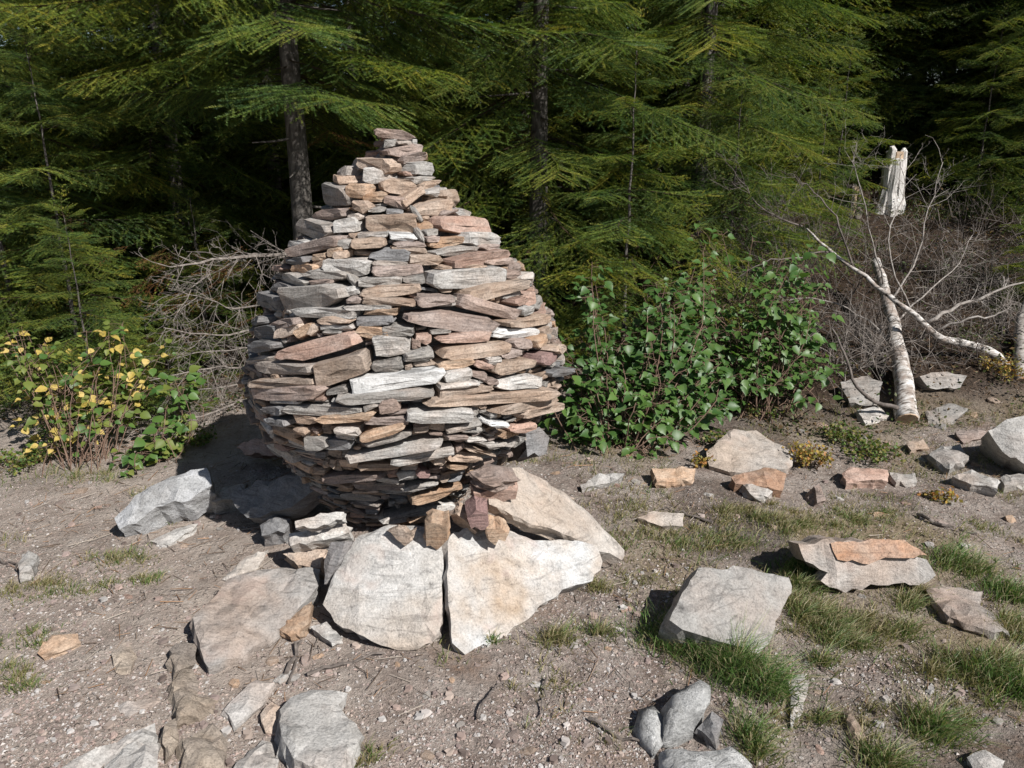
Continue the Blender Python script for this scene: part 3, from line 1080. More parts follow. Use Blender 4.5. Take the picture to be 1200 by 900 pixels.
rock('stone', 'pinkish broken rock behind the cairn shadow on its left', 'rock', '276,520,.14 300,510,.17 322,517,.16 340,533,.1 318,537,.08 290,532,.08', .14, MS['p'], rough=.008, step=.025)
rock('stone', 'flat pale stone flush with the soil below the bluish white slab', 'stone', '175,630,.03 205,613 232,611 226,619 196,634', .06, SLAB_G, rough=.006)
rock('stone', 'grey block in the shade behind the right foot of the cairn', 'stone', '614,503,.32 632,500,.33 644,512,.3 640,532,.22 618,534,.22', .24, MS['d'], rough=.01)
rock('stone', 'mauve slab resting on the upper end of the long tan slab', 'stone', '550,550,.47 572,541,.5 600,549,.47 606,560,.43 586,566,.42 560,560,.44', .04, MS['b'], rough=.005, step=.025)
rock('stone', 'pinkish tan slab below the mauve slab beside the cairn', 'stone', '550,566,.41 570,561,.42 606,562,.41 604,572,.38 570,577,.36 553,576,.37', .05, MS['p'], rough=.005, step=.025)
rock('stone', 'dark red stone wedged above the right white slab', 'stone', '545,585,.36 556,577,.39 570,580,.38 572,594,.33 562,601,.31 550,596,.32', .1, MS['r'], rough=.006, step=.02)
rock('stone', 'thin tan stone slanting above the top of the right white slab', 'stone', '532,586,.35 540,585,.35 566,602,.29 562,607,.28 536,594,.31', .05, MS['t'], rough=.004, step=.02)
rock('stone', 'rusty stone on the upper right of the right white slab', 'stone', '567,599,.32 584,595,.33 593,604,.3 590,612,.27 570,612,.27', .08, MS['o'], rough=.006, step=.02)
rock('stone', 'upright tan block above the dark gap between the white slabs', 'stone', '499,597,.34 526,595,.35 527,613,.28 518,622,.25 500,620,.25', .07, MS['o'], rough=.004, step=.02)
rock('stone', 'brown recess, built as a raised stone, on the upper edge of the left white slab', 'stone', '453,620,.28 470,615,.3 484,617,.3 480,630,.26 474,637,.24', .035, MS['t'], rough=.004, step=.02)  # the slab's brown recess, stood in for by an added thin stone

rock('rock_slab', 'square grey block standing tilted in the grass right of the cairn', 'block',
     '785,720,.16 800,690,.19 819,661,.21 870,662,.17 925,671,.13 929,680,.12 915,715,.09 902,748,.06 889,760,.04 850,751,.08 800,735,.13', .17, SLAB_G, rough=.005)
s31 = empty('rock_slab', hit(1017, 660, 0), 'long flat block with an orange upper layer at the right of the clearing', 'block')
rock('slab_body', None, None, '936,634,.19 974,630,.20 1030,629,.20 1061,630,.19 1087,648,.15 1098,668,.09 1080,675,.07 1030,682,.05 981,688,.04 962,679,.05 970,670,.07 944,654,.13', .17, SLAB_P, parent=s31, rough=.007)
rock('orange_layer', None, None, '974,633,.198 1000,630,.208 1060,629,.208 1087,648,.158 1062,651,.15 1030,652,.146 1019,656,.136 982,653,.142', .03, ORANGE, parent=s31, rough=.003)
rock('rock_slab', 'flat pale rock flush with the grass at the right edge', 'slab', '1085,690,.04 1113,681,.05 1153,688,.05 1147,703,.04 1178,722 1183,736 1166,741,.03 1132,730,.03 1113,722', .08, SLAB_P, rough=.007)
rock('boulder', 'narrow left lobe of the lichened boulder group in the front', 'boulder', '743,841,.05 749,820,.06 766,811,.06 780,835,.05 777,868,.04 768,878,.04', .14, BOULD, rough=.013, dome=.022, step=.03, smooth=True)
rock('boulder', 'speckled grey boulder in front, topmost of the lichened group', 'boulder', '777,836,.06 787,811,.07 813,797,.07 832,808,.06 830,828,.05 813,854,.05 780,862,.05', .15, BOULD, rough=.014, dome=.026, step=.03, smooth=True)
rock('boulder', 'speckled grey boulder cut by the bottom edge of the photo', 'boulder', '772,868,.05 796,860,.06 829,868,.06 863,866,.05 882,892,.05 880,925,.04 775,925,.04', .15, BOULD, rough=.014, dome=.026, step=.03, smooth=True)
rock('stone', 'dark crumbly rubble stone between the lichened boulders', 'stone', '817,849,.05 834,835,.06 848,845,.05 840,864,.05', .08, MS['d'], rough=.012, step=.02)
rock('stone', 'grey tongue of stone in the soil below the tilted square block', 'stone', '925,790,.04 942,785,.05 948,798,.04 940,832,.03 928,847,.03', .07, SLAB_G, rough=.005, step=.025)
rock('stone', 'narrow brown stone standing in dry soil in the right foreground', 'stone', '989,824,.04 1000,828,.05 1011,847,.05 1006,873,.03 996,862,.03', .08, MS['t'], rough=.006, step=.02)
rock('stone', 'low grey stone at the bottom right corner', 'stone', '1134,884,.03 1155,877 1178,890 1172,905 1145,902', .06, SLAB_G, rough=.006, step=.025)
rock('stone', 'tan flat stone between the cairn and the leafy bush', 'stone', '747,602,.05 766,596,.06 802,599,.06 801,613,.04 775,612,.04', .08, SLAB_T, rough=.004, step=.025)
rock('stone', 'rusty flat stone at the foot of the leafy bush', 'stone', '764,545,.08 796,541,.08 815,547,.07 810,558,.05 770,560,.06', .1, MS['o'], rough=.005, step=.025)
rock('stone', 'pale flat rock under the left part of the leafy bush', 'stone', '680,562,.05 703,552,.06 732,552,.06 724,560,.05 682,569,.04', .09, SLAB_G, rough=.006)
rock('rock', 'big grey and tan rock at the right foot of the leafy bush', 'rock', '828,527,.08 853,507,.11 887,499,.12 925,517,.10 933,533,.07 925,545,.05 862,550,.04 832,540,.05', .2, SLAB_T, rough=.009, step=.04)
rock('stone', 'orange rock below the big grey and tan rock', 'stone', '857,558,.07 895,547,.09 921,558,.08 917,573,.05 862,566,.05', .1, ORANGE, rough=.008)
rock('stone', 'pointed white stone below the orange rock', 'stone', '868,562,.06 885,565,.06 906,573,.05 900,580,.04 879,575,.05', .07, MS['l'], rough=.004, step=.025)
rock('stone', 'pinkish flat stone left of a smaller grey one below the cut birch', 'stone', '987,553,.06 997,545,.07 1041,549,.07 1041,563,.05 992,564,.05', .09, MS['p'], rough=.005)
rock('stone', 'small grey flat stone next to the pinkish one below the cut birch', 'stone', '1043,551,.05 1073,550,.06 1076,560,.04 1051,563,.04', .08, MS['g'], rough=.005)
rock('stone', 'grey angular rock right of the cut birch trunk', 'stone', '1090,526,.09 1108,515,.11 1126,516,.1 1136,531,.08 1114,545,.06', .12, SLAB_G, rough=.008)
rock('stone', 'white edged thin stone at right below the big edge rock', 'stone', '1117,555,.06 1139,548,.08 1173,563,.07 1168,573,.05 1139,567,.05', .09, MS['l'], rough=.005)
rock('rock', 'big grey rock cut by the right edge of the photo', 'rock', '1158,505,.22 1180,488,.3 1215,480,.32 1245,505,.25 1235,548,.1 1200,545,.1 1175,530,.12', .3, SLAB_G, rough=.008, step=.04)
rock('stone', 'small grey stone under the big rock at the right edge', 'stone', '1173,557,.05 1198,553 1210,562 1178,567', .08, MS['g'], rough=.006)
rock('stone', 'small dark stone standing on edge in the litter', 'stone', '954,568,.07 960,566,.07 969,585,.03 958,588,.03', .08, MS['b'], rough=.005, step=.025)
rock('rock', 'mossy grey boulder on the bank right of the birch trunk', 'rock', '1078,440,.10 1105,434,.12 1134,437,.11 1126,452,.05 1090,456,.05', .25, MS['g'], rough=.010, step=.04)
rock('rock', 'grey rock half buried behind the cut birch trunk', 'rock', '985,448,.08 1010,438,.12 1035,444,.11 1030,470,.05 995,475,.05', .25, MS['g'], rough=.010, step=.04)
rock('stone', 'flat brown stone in litter between the pale edge rock and the long block', 'stone', '1095,604,.03 1120,612 1125,619,.02 1100,612', .05, MS['b'], rough=.004, step=.025)
rock('stone', 'flat grey slab half under the cut birch trunk on its right', 'stone', '1085,478,.05 1112,470,.06 1135,476,.05 1118,492,.03 1090,492,.03', .1, MS['g'], rough=.006)
rock('stone', 'pale low stone left of the birch cut end', 'stone', '1005,478,.05 1030,474,.06 1043,484,.04 1015,494,.03', .1, MS['l'], rough=.006)
rock('stone', 'mauve flat stone in the litter above the angular grey rock', 'stone', '1120,505,.04 1150,498,.05 1160,508,.03 1130,516,.03', .08, MS['b'], rough=.006)
rock('stone', 'brown stone in the litter right below the birch cut end', 'stone', '1062,518,.04 1082,512,.05 1090,522,.03 1068,528,.03', .08, MS['t'], rough=.006)
# small loose stones
loose = [(1010, 512, 10), (1040, 520, 8), (1100, 500, 11), (1140, 488, 9), (1165, 470, 10), (1000, 530, 8), (965, 500, 11), (940, 505, 9), (1145, 545, 8), (1080, 540, 8), (30, 700, 10), (140, 770, 11), (120, 655, 9), (150, 700, 8), (345, 795, 10), (372, 770, 9), (318, 775, 14), (300, 620, 10), (310, 650, 7), (500, 815, 9), (530, 797, 8), (628, 803, 11),
         (600, 865, 12), (617, 880, 13), (540, 850, 8), (735, 714, 12), (730, 740, 8), (712, 760, 7), (500, 885, 14), (560, 780, 6), (690, 820, 6), (650, 760, 7), (466, 780, 7),
         (1148, 762, 7), (905, 830, 7), (960, 812, 8), (1170, 845, 9), (960, 880, 9), (1090, 640, 9), (1030, 605, 9), (905, 617, 9), (690, 580, 12), (720, 568, 13), (745, 565, 11),
         (650, 555, 9), (830, 580, 9), (800, 650, 10), (780, 640, 9), (1110, 590, 9), (1060, 590, 8), (985, 585, 8), (930, 600, 7), (95, 575, 12), (70, 590, 9), (115, 595, 8), (258, 620, 8), (275, 800, 12),
         (330, 795, 15), (360, 775, 13), (300, 800, 10), (260, 860, 9), (150, 875, 9), (90, 840, 7), (55, 800, 7), (215, 640, 8), (445, 800, 6), (585, 835, 6), (1010, 700, 7), (1185, 610, 11), (1130, 640, 9)]
marks = [(1080, 490, 'in the litter round the birch base'), (450, 690, 'below the left white slab'), (600, 700, 'below the right white slab'), (300, 715, 'beside the pinkish slab'), (232, 805, 'beside the ochre ledge'), (375, 850, 'beside the rounded grey slab'),
         (68, 752, 'near the tan almond shaped stone'), (190, 580, 'near the bluish white slab'), (810, 840, 'near the lichened boulders'), (860, 705, 'near the tilted square block'), (1017, 655, 'near the orange topped block'),
         (880, 530, 'near the big rock at the leafy bush'), (775, 605, 'near the flat tan stone behind'), (1020, 555, 'near the pinkish stone below the birch'), (1180, 520, 'near the big rock at the right edge'), (700, 560, 'in front of the leafy bush'),
         (30, 650, 'near the pale stone at the left edge'), (590, 830, 'on the bare soil in the middle foreground'), (1095, 855, 'near the round grass tuft'), (90, 870, 'near the bedrock in the lower left'), (80, 580, 'in front of the yellow shrub')]
CW = dict(g='grey', l='pale', t='tan', p='pinkish', o='rusty', b='mauve brown')
lo_me = []
for code in 'gltpob':
    for _ in range(2):
        k = random.randint(6, 8)
        rr = [random.uniform(.7, 1.1) for _ in range(k)]
        pts = [Vector((rr[i] * math.cos(2 * math.pi * i / k), .7 * rr[i] * math.sin(2 * math.pi * i / k), .35 + random.uniform(-.1, .1))) for i in range(k)]
        me, _o = slab_mesh('loose_stone', pts, .7, MS[code], rough=.05, step=.5, jag=.2, dome=.15)
        lo_me.append(me)
for i, (x, y, s) in enumerate(loose):
    p = hit(x, y)
    sc = s / FPX * (p - CAM).length * 0.75
    o = bpy.data.objects.new('loose_stone', lo_me[(i * 7) % len(lo_me)])
    COL.objects.link(o)
    o.location = p + Vector((0, 0, sc * 0.2))
    o.rotation_euler = (random.gauss(0, .2), random.gauss(0, .2), random.uniform(0, 6.28))
    o.scale = (sc, sc, sc * 0.8)
    mk = min(marks, key=lambda q: (q[0] - x) ** 2 + (q[1] - y) ** 2)[2]
    cw = CW['gltpob'[((i * 7) % len(lo_me)) // 2]]
    tag(o, ('tiny ' if s < 9 else 'small ') + cw + ' loose stone ' + mk, 'stone', 'small loose stones on the soil')

# gravel, twigs and needles on the soil
oct_v = np.array([(1, 0, 0), (-.9, .1, 0), (.1, .8, 0), (0, -.9, .1), (0.1, 0, .55), (0, 0, -.5)], float)
oct_t = np.array([(0, 2, 4), (2, 1, 4), (1, 3, 4), (3, 0, 4), (2, 0, 5), (1, 2, 5), (3, 1, 5), (0, 3, 5)])
gb = Buf()
pal = np.array([(.30, .245, .22), (.40, .36, .335), (.22, .175, .155), (.33, .265, .225), (.40, .375, .355), (.30, .225, .195), (.26, .20, .18), (.15, .115, .10)])


def scatter_chips(n, smin, alpha, cap_, tmpl_v, tmpl_t, thr):
    px_ = rng.uniform(-60, 1260, n)
    py_ = 545 + 420 * rng.random(n) ** .8
    k = -(py_ - 450) / FPX
    dirs = np.stack([(px_ - 600) / FPX, cp + k * sp_, -sp_ + k * cp], 1)
    g = dirs[:, :2] * ((0.0 - CAMZ) / dirs[:, 2])[:, None]
    size = smin * (1 + rng.pareto(alpha, n)).clip(1, cap_)
    dens = 0.6 + 1.5 * vnoise(g[:, 0], g[:, 1], 0.35, 1) + vnoise(g[:, 0], g[:, 1], 0.12, 6) - thr * sstep(0.6, 1.6, g[:, 0])
    keep = (rng.random(n) < dens) & (g[:, 1] < 4.6)
    g, size = g[keep], size[keep]
    n = len(g)
    m = len(tmpl_v)
    a = rng.uniform(0, 6.28, n)
    v = tmpl_v[None] * rng.uniform(.72, 1.18, (n, m, 1)) * size[:, None, None]
    x = v[..., 0] * np.cos(a)[:, None] - v[..., 1] * np.sin(a)[:, None] + g[:, :1]
    y = v[..., 0] * np.sin(a)[:, None] + v[..., 1] * np.cos(a)[:, None] + g[:, 1:]
    z = v[..., 2] + (H(g[:, 0], g[:, 1]) + size * .15)[:, None]
    gb.add(np.stack([x, y, z], -1).reshape(-1, 3), (np.arange(n)[:, None, None] * m + tmpl_t[None]).reshape(-1, 3))
    gb.C.append(np.repeat(pal[rng.integers(len(pal), size=n)] * rng.uniform(.7, 1.15, (n, 1)), m, 0))


an = np.arange(6) * math.pi / 3
peb_v = np.concatenate([np.stack([np.cos(an), np.sin(an) * .8, an * 0], 1), np.stack([np.cos(an + .3) * .72, np.sin(an + .3) * .58, an * 0 + .5], 1)])
peb_t = np.array([(i, (i + 1) % 6, 6 + (i + 1) % 6) for i in range(6)] + [(i, 6 + (i + 1) % 6, 6 + i) for i in range(6)] + [(6, 7, 8), (6, 8, 9), (6, 9, 10), (6, 10, 11)])
scatter_chips(4200, .0042, 2.1, 4.5, peb_v, peb_t, .4)
scatter_chips(70000, .0026, 2.6, 3.0, np.array([(1, 0, 0), (-.7, .7, 0), (-.6, -.8, 0), (0, 0, .7)], float), np.array([(0, 1, 3), (1, 2, 3), (2, 0, 3)]), .3)
M_GRAVEL, t_, b_ = new_mat('gravel_stone')
t_.links.new(N(t_, 'ShaderNodeAttribute', attribute_name='col').outputs['Color'], b_.inputs['Base Color'])
tag(link('gravel', gb.mesh('gravel', M_GRAVEL)), kind='stuff')
lb = Buf()
for i in range(9000):
    if i % 3:
        x, y = rng.uniform(-2.6, 3.6), rng.uniform(3.6, 7.0)
    else:
        x, y = rng.uniform(-2.2, 2.6), rng.uniform(1.8, 4.2)
        if vnoise(x, y, .4, 2) < 0.02:
            continue
    L = rng.uniform(.012, .05) if i % 12 else rng.uniform(.04, .11)
    a = rng.uniform(0, 6.28)
    w = rng.uniform(.0007, .0016) + L * .006
    d = np.array([math.cos(a), math.sin(a), 0])
    s = np.array([-d[1], d[0], 0]) * w
    p = np.array([x, y, 0])
    q = p + d * L
    z0, z1 = Hs(*p[:2]) + .004, Hs(*q[:2]) + rng.uniform(.004, .02)
    p[2], q[2] = z0, z1
    up = np.array([0, 0, w * 1.4])
    lb.add([p - s, p + s, p + up, q - s * .6, q + s * .6, q + up * .7], [(0, 3, 5), (0, 5, 2), (1, 2, 5), (1, 5, 4)],
           np.array([(.17, .12, .085), (.28, .24, .20), (.10, .07, .05), (.24, .14, .08)][rng.integers(4)]) * rng.uniform(.7, 1.2))
tag(link('twig_litter', lb.mesh('twig_litter', M_GRAVEL)), kind='stuff')

# ------------------------------------------------------------------ grass
def blades(buf, x, y, n, rad, hgt, cols, lean=(0, 0), ell=1.0, ang=0.0):
    r = rad * np.minimum(np.abs(rng.normal(0, .8, n)), 2.3)
    a = rng.uniform(0, 6.28, n)
    ex, ey = r * np.cos(a), r * np.sin(a) * ell
    bx = x + ex * math.cos(ang) - ey * math.sin(ang)
    by = y + ex * math.sin(ang) + ey * math.cos(ang)
    bz = H(bx, by) - 0.004
    h = .9 * hgt * rng.uniform(.3, 1.4, n) * (1.15 - .35 * np.minimum(r / rad, 1.4))
    az = rng.uniform(0, 6.28, n)
    bend = rng.uniform(.4, 1.9, n)
    dx = np.cos(az) * bend + lean[0] + 0.5 * ex / (rad + 1e-6)
    dy = np.sin(az) * bend + lean[1] + 0.5 * ey / (rad + 1e-6)
    w = rng.uniform(.0011, .0021, n)
    sx, sy = -np.sin(az + 1.2) * w, np.cos(az + 1.2) * w
    B = np.stack([bx, by, bz], 1)
    S = np.stack([sx, sy, np.zeros(n)], 1)
    M1 = B + np.stack([dx * h * .22, dy * h * .22, h * .55], 1)
    M2 = B + np.stack([dx * h * .75, dy * h * .75, h * .80], 1)
    Vv = np.stack([B - S, B + S, M1 + S * .85, M1 - S * .85, M2], 1).reshape(-1, 3)
    base = (np.arange(n) * 5)[:, None]
    Tt = np.concatenate([base + np.array([0, 1, 2]), base + np.array([0, 2, 3]), base + np.array([3, 2, 4])])
    pal_ = np.asarray(cols)[rng.integers(len(cols), size=n)] * rng.uniform(.75, 1.25, (n, 1))
    buf.add(Vv, Tt)
    buf.C.append(np.repeat(pal_, 5, 0))


GREEN = [(.075, .15, .035), (.11, .19, .05), (.06, .12, .03), (.16, .22, .075), (.14, .20, .07), (.28, .26, .14), (.33, .28, .17)]
OLIVE = [(.12, .17, .055), (.17, .19, .075), (.09, .14, .04), (.27, .23, .12), (.33, .28, .17)]
DRY = [(.27, .22, .12), (.34, .29, .18), (.18, .17, .07), (.14, .16, .055)]
tufts = [  # label, list of (px, py, radius, ell, ang, n, height, palette)
    ('long bright green grass tuft under the tilted square block', [(820, 768, .15, .5, -.5, 800, .11, GREEN), (780, 752, .10, .7, 0, 420, .10, GREEN), (862, 792, .12, .6, -.6, 900, .14, GREEN), (897, 812, .08, .8, 0, 600, .13, GREEN), (840, 770, .2, .4, -.5, 300, .09, DRY)]),
    ('grass tuft in the shadow at the left end of the long orange topped block', [(940, 672, .09, .8, .2, 500, .09, GREEN), (935, 690, .1, .6, 0, 400, .07, OLIVE)]),
    ('green grass tuft at the right end of the long orange topped block', [(1118, 662, .12, .6, 0, 600, .09, GREEN), (1145, 672, .10, .6, 0, 350, .07, OLIVE)]),
    ('olive grass tuft at the right edge below the flush pale rock', [(1175, 790, .13, .6, -.3, 700, .10, OLIVE), (1150, 795, .12, .6, -.3, 450, .09, GREEN), (1198, 815, .10, .6, 0, 450, .10, GREEN)]),
    ('round grass tuft in the dry soil of the right foreground', [(1095, 860, .07, .8, 0, 520, .10, GREEN), (1088, 852, .08, .8, 0, 300, .09, DRY)]),
    ('small grass tuft right of the lichened boulders', [(880, 868, .05, 1.4, 0, 420, .085, GREEN), (888, 885, .05, 1, 0, 200, .07, OLIVE)]),
    ('grass tuft cut by the bottom edge in the right foreground', [(1040, 900, .07, .7, 0, 450, .08, OLIVE), (1020, 890, .05, .7, 0, 160, .07, GREEN)]),
    ('tiny green tuft at the lower tip of the right white slab', [(577, 752, .022, .8, 0, 90, .05, GREEN)]),
    ('dry wispy grass tuft in front of the right white slab', [(650, 752, .08, .5, 0, 300, .07, DRY), (655, 745, .05, .6, 0, 90, .06, GREEN)]),
    ('smaller green and dry wispy tuft right of the dry one before the right white slab', [(703, 742, .06, .6, 0, 240, .065, OLIVE)]),
    ('straw coloured tuft at the right tip of the right white slab', [(700, 692, .05, .6, 0, 200, .06, DRY)]),
    ('dark grass tuft behind the flush pale rock at the right edge', [(1188, 702, .09, .6, 0, 420, .09, GREEN), (1165, 690, .07, .6, 0, 200, .06, GREEN)]),
    ('wispy olive tuft above the grey tongue of stone', [(962, 778, .06, .7, 0, 220, .07, OLIVE)]),
    ('wispy olive tuft left of the flush pale rock', [(1062, 742, .06, .6, 0, 220, .07, OLIVE)]),
    ('small green tuft beside the narrow brown stone', [(960, 845, .035, .7, 0, 150, .05, OLIVE)]),
]
for lab, parts in tufts:
    b = Buf()
    for (px, py, rad, ell, ang, n, h, palt) in parts:
        p = hit(px, py)
        blades(b, p.x, p.y, n, rad, h, palt, ell=ell, ang=ang)
    p0 = hit(parts[0][0], parts[0][1])
    tag(link('grass_tuft', b.mesh('grass_tuft', M_GRASS, origin=p0), None, Matrix.Translation(p0)), lab, 'grass tuft', 'grass tufts')
gb = Buf()
patch = [(960, 745, .22, .6, 0, 1300, .045, OLIVE), (930, 715, .15, .5, .3, 700, .05, OLIVE), (990, 720, .15, .5, 0, 500, .04, DRY), (860, 640, .3, .3, 0, 900, .035, OLIVE), (820, 610, .3, .3, 0, 700, .03, DRY),
         (960, 610, .3, .35, 0, 900, .035, OLIVE), (900, 600, .25, .3, 0, 500, .03, DRY), (1010, 600, .2, .4, 0, 350, .03, OLIVE), (760, 625, .2, .3, 0, 260, .03, DRY), (1075, 705, .12, .5, 0, 350, .05, OLIVE),
         (1110, 790, .15, .5, 0, 350, .05, DRY), (1180, 740, .1, .6, 0, 350, .06, OLIVE), (1030, 850, .2, .5, 0, 250, .04, DRY), (920, 850, .1, .6, 0, 120, .04, DRY), (1140, 840, .1, .6, 0, 120, .05, DRY),
         (150, 655, .15, .35, 0, 330, .03, OLIVE), (40, 690, .2, .4, 0, 330, .03, DRY), (10, 770, .16, .6, 0, 420, .03, OLIVE), (100, 690, .14, .4, 0, 220, .03, OLIVE), (190, 610, .1, .5, 0, 240, .04, OLIVE),
         (60, 560, .5, .2, 0, 500, .04, OLIVE), (170, 680, .1, .4, 0, 160, .03, OLIVE), (20, 800, .1, .5, 0, 200, .03, OLIVE), (650, 800, .2, .4, 0, 120, .03, DRY), (740, 680, .1, .5, 0, 100, .03, DRY),
         (1050, 560, .3, .3, 0, 200, .03, DRY), (1150, 620, .2, .3, 0, 200, .03, OLIVE), (430, 895, .05, .6, 0, 110, .035, OLIVE), (720, 635, .15, .4, 0, 200, .03, OLIVE), (840, 680, .2, .2, 0, 0, .03, DRY)]
for (px, py, rad, ell, ang, n, h, palt) in patch:
    p = hit(px, py)
    h *= 1.2
    n = int(n * 1.6)
    for _ in range(9):
        blades(gb, p.x + rng.normal(0, rad * .5), p.y + rng.normal(0, rad * .5 * ell), max(1, n // 8), rad * rng.uniform(.18, .5), h, palt if rng.random() < .7 else DRY, ell=.8)
for i in range(6500):
    x, y = rng.uniform(-2.4, 3.2), rng.uniform(1.7, 4.4)
    if vnoise(x, y, .38, 4) + 0.25 * math.tanh(x) > 0.10:
        blades(gb, x, y, 6, .03, rng.uniform(.02, .06), DRY if rng.random() < .6 else OLIVE)
tag(link('grass', gb.mesh('grass', M_GRASS)), kind='stuff')

# ------------------------------------------------------------------ spruces
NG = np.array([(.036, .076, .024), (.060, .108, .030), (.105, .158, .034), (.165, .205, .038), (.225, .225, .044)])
NB = np.array([(.16, .075, .03), (.20, .10, .045), (.12, .06, .03), (.15, .11, .04)])


def spruce_branch(L, dens=1.0, tone=1.0, brown=0.0, needle=0.026, sp1=0.052, droop=0.12, bare=0.18, per_m=270, nw=.15):
    """one fan-shaped bough along +x; returns V, T, C (twigs and needles)"""
    shoots = []                                  # start, end, radius

    def axis(t):
        return np.array([L * t, 0.05 * L * math.sin(t * 5 + s0), -droop * L * (t ** 1.6) + 0.10 * L * max(0, t - .7)])
    s0 = random.uniform(0, 6)
    nseg = 7
    for i in range(nseg):
        shoots.append((axis(i / nseg), axis((i + 1) / nseg), .011 * L * (1 - i / nseg) + .002, i / nseg))
    t = bare
    side = 1
    while t < 0.99:
        l = (0.50 * L * (1 - t) ** 0.75 * min(1, (t - bare) * 4 + .35) + 0.05) * random.uniform(.7, 1.12)
        ang = R_(random.uniform(48, 66)) * side
        b = axis(t)
        pit = random.uniform(-.36, -.02)
        d = np.array([math.cos(ang), math.sin(ang), pit])
        e = b + d * l + np.array([0, 0, -0.10 * l])
        shoots.append((b, e, .0035, t))
        if l > 0.13:
            m = max(2, int(l / (sp1 * 0.95)))
            ss = 1
            for j in range(1, m):
                u = j / m
                l2 = l * 0.42 * (1 - u) ** .7 * random.uniform(.7, 1.2) + .025
                a2 = ang + ss * R_(random.uniform(38, 58))
                q = b + (e - b) * u
                d2 = np.array([math.cos(a2), math.sin(a2), pit + random.uniform(-.28, .05)])
                shoots.append((q, q + d2 * l2, .002, t))
                if l2 > .16:
                    for w in (.4, .7):
                        a3 = a2 - ss * R_(45)
                        q3 = q + d2 * l2 * w
                        shoots.append((q3, q3 + np.array([math.cos(a3), math.sin(a3), pit - .15]) * l2 * .4, .0015, t))
                ss = -ss
        side = -side
        t += sp1 / L * random.uniform(.35, .65)
    V, T, C = [], [], []
    nv = 0
    for (a, b, r, tt_) in shoots:                 # woody twigs: flat three-sided
        d = b - a
        s = np.cross(d, (0, 0, 1.0))
        s /= np.linalg.norm(s) + 1e-9
        u = np.array([0, 0, 1.0])
        V.append(np.array([a - s * r, a + s * r, a - u * r, b]))
        T.append(np.array([(0, 1, 3), (1, 2, 3), (2, 0, 3)]) + nv)
        C.append(np.tile((.05, .038, .028), (4, 1)))
        nv += 4
    for k, (a, b, r, tt_) in enumerate(shoots):
        if k < 4:
            continue
        l = np.linalg.norm(b - a)
        n = max(4, int(l * per_m * dens))
        u = rng.random(n)
        d = (b - a) / l
        s = np.cross(d, (0, 0, 1.0))
        s /= np.linalg.norm(s) + 1e-9
        w = np.cross(s, d)
        th = rng.choice([0.15, math.pi - .15, .9, math.pi - .9, 1.57], n) + rng.normal(0, .35, n)
        rad = np.outer(np.cos(th), s) + np.outer(np.sin(th), w)
        nl = needle * rng.uniform(.7, 1.15, n) * (1 - .35 * u ** 3)
        p = a + np.outer(u, b - a)
        tip = p + (rad * .8 + d * .62) * nl[:, None]
        wd = np.cross(rad, d)
        wd /= np.linalg.norm(wd, axis=1)[:, None] + 1e-9
        wd = wd * .35 + d * .9
        hw = (needle * nw / max(dens, .4) ** .5)
        tri = np.stack([p - wd * hw, p + wd * hw, tip], 1).reshape(-1, 3)
        V.append(tri)
        T.append(np.arange(n * 3).reshape(-1, 3) + nv)
        nv += n * 3
        if random.random() < brown:
            c = NB[random.randrange(4)]
        else:
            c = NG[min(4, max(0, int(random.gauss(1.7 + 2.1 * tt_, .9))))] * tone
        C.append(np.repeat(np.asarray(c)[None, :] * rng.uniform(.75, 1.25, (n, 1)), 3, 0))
    return np.concatenate(V), np.concatenate(T), np.concatenate(C)


def unit(br, L):
    return br[0] / L, br[1], br[2]


def bough_mesh(L, sp1, per_m, needle):
    V, T, C = unit(spruce_branch(L, 1.0, needle=needle, sp1=sp1, droop=random.uniform(.06, .2), per_m=per_m, nw=.085), L)
    return tri_mesh('bough', V, T, M_NEEDLE, C)


BOUGH_BIG = [bough_mesh(1.6, .062, 620, .0175) for _ in range(6)]          # boughs that are parts of the near trees
BOUGH_SMALL = [bough_mesh(.75, .05, 620, .0165) for _ in range(5)]
BR_MID = [unit(spruce_branch(1.4, .75, needle=.028, sp1=.085, droop=random.uniform(.05, .25)), 1.4) for _ in range(4)]
BR_LO = [spruce_branch(1.0, .22, needle=.046, sp1=.13, droop=random.uniform(.05, .25)) for _ in range(3)]
BR_BROWN = [spruce_branch(1.0, .45, needle=.026, sp1=.09, brown=.75) for _ in range(2)]


def place_branch(buf, br, pos, az, pitch, roll, scale, tone=1.0):
    V, T, C = br
    ca, sa = math.cos(az), math.sin(az)
    c2, s2 = math.cos(pitch), math.sin(pitch)
    c3, s3 = math.cos(roll), math.sin(roll)
    Rz_ = np.array([[ca, -sa, 0], [sa, ca, 0], [0, 0, 1]])
    Ry = np.array([[c2, 0, -s2], [0, 1, 0], [s2, 0, c2]])
    Rx = np.array([[1, 0, 0], [0, c3, -s3], [0, s3, c3]])
    M = Rz_ @ Ry @ Rx
    sc = np.array([1, 1, 1]) * scale
    buf.add((V * sc) @ M.T + np.asarray(pos), T, C * tone)


def bough_matrix(pos, az, pitch, roll, scale):
    return Matrix.Translation(pos) @ Matrix.Rotation(az, 4, 'Z') @ Matrix.Rotation(-pitch, 4, 'Y') @ Matrix.Rotation(roll, 4, 'X') @ Matrix.Scale(scale, 4)


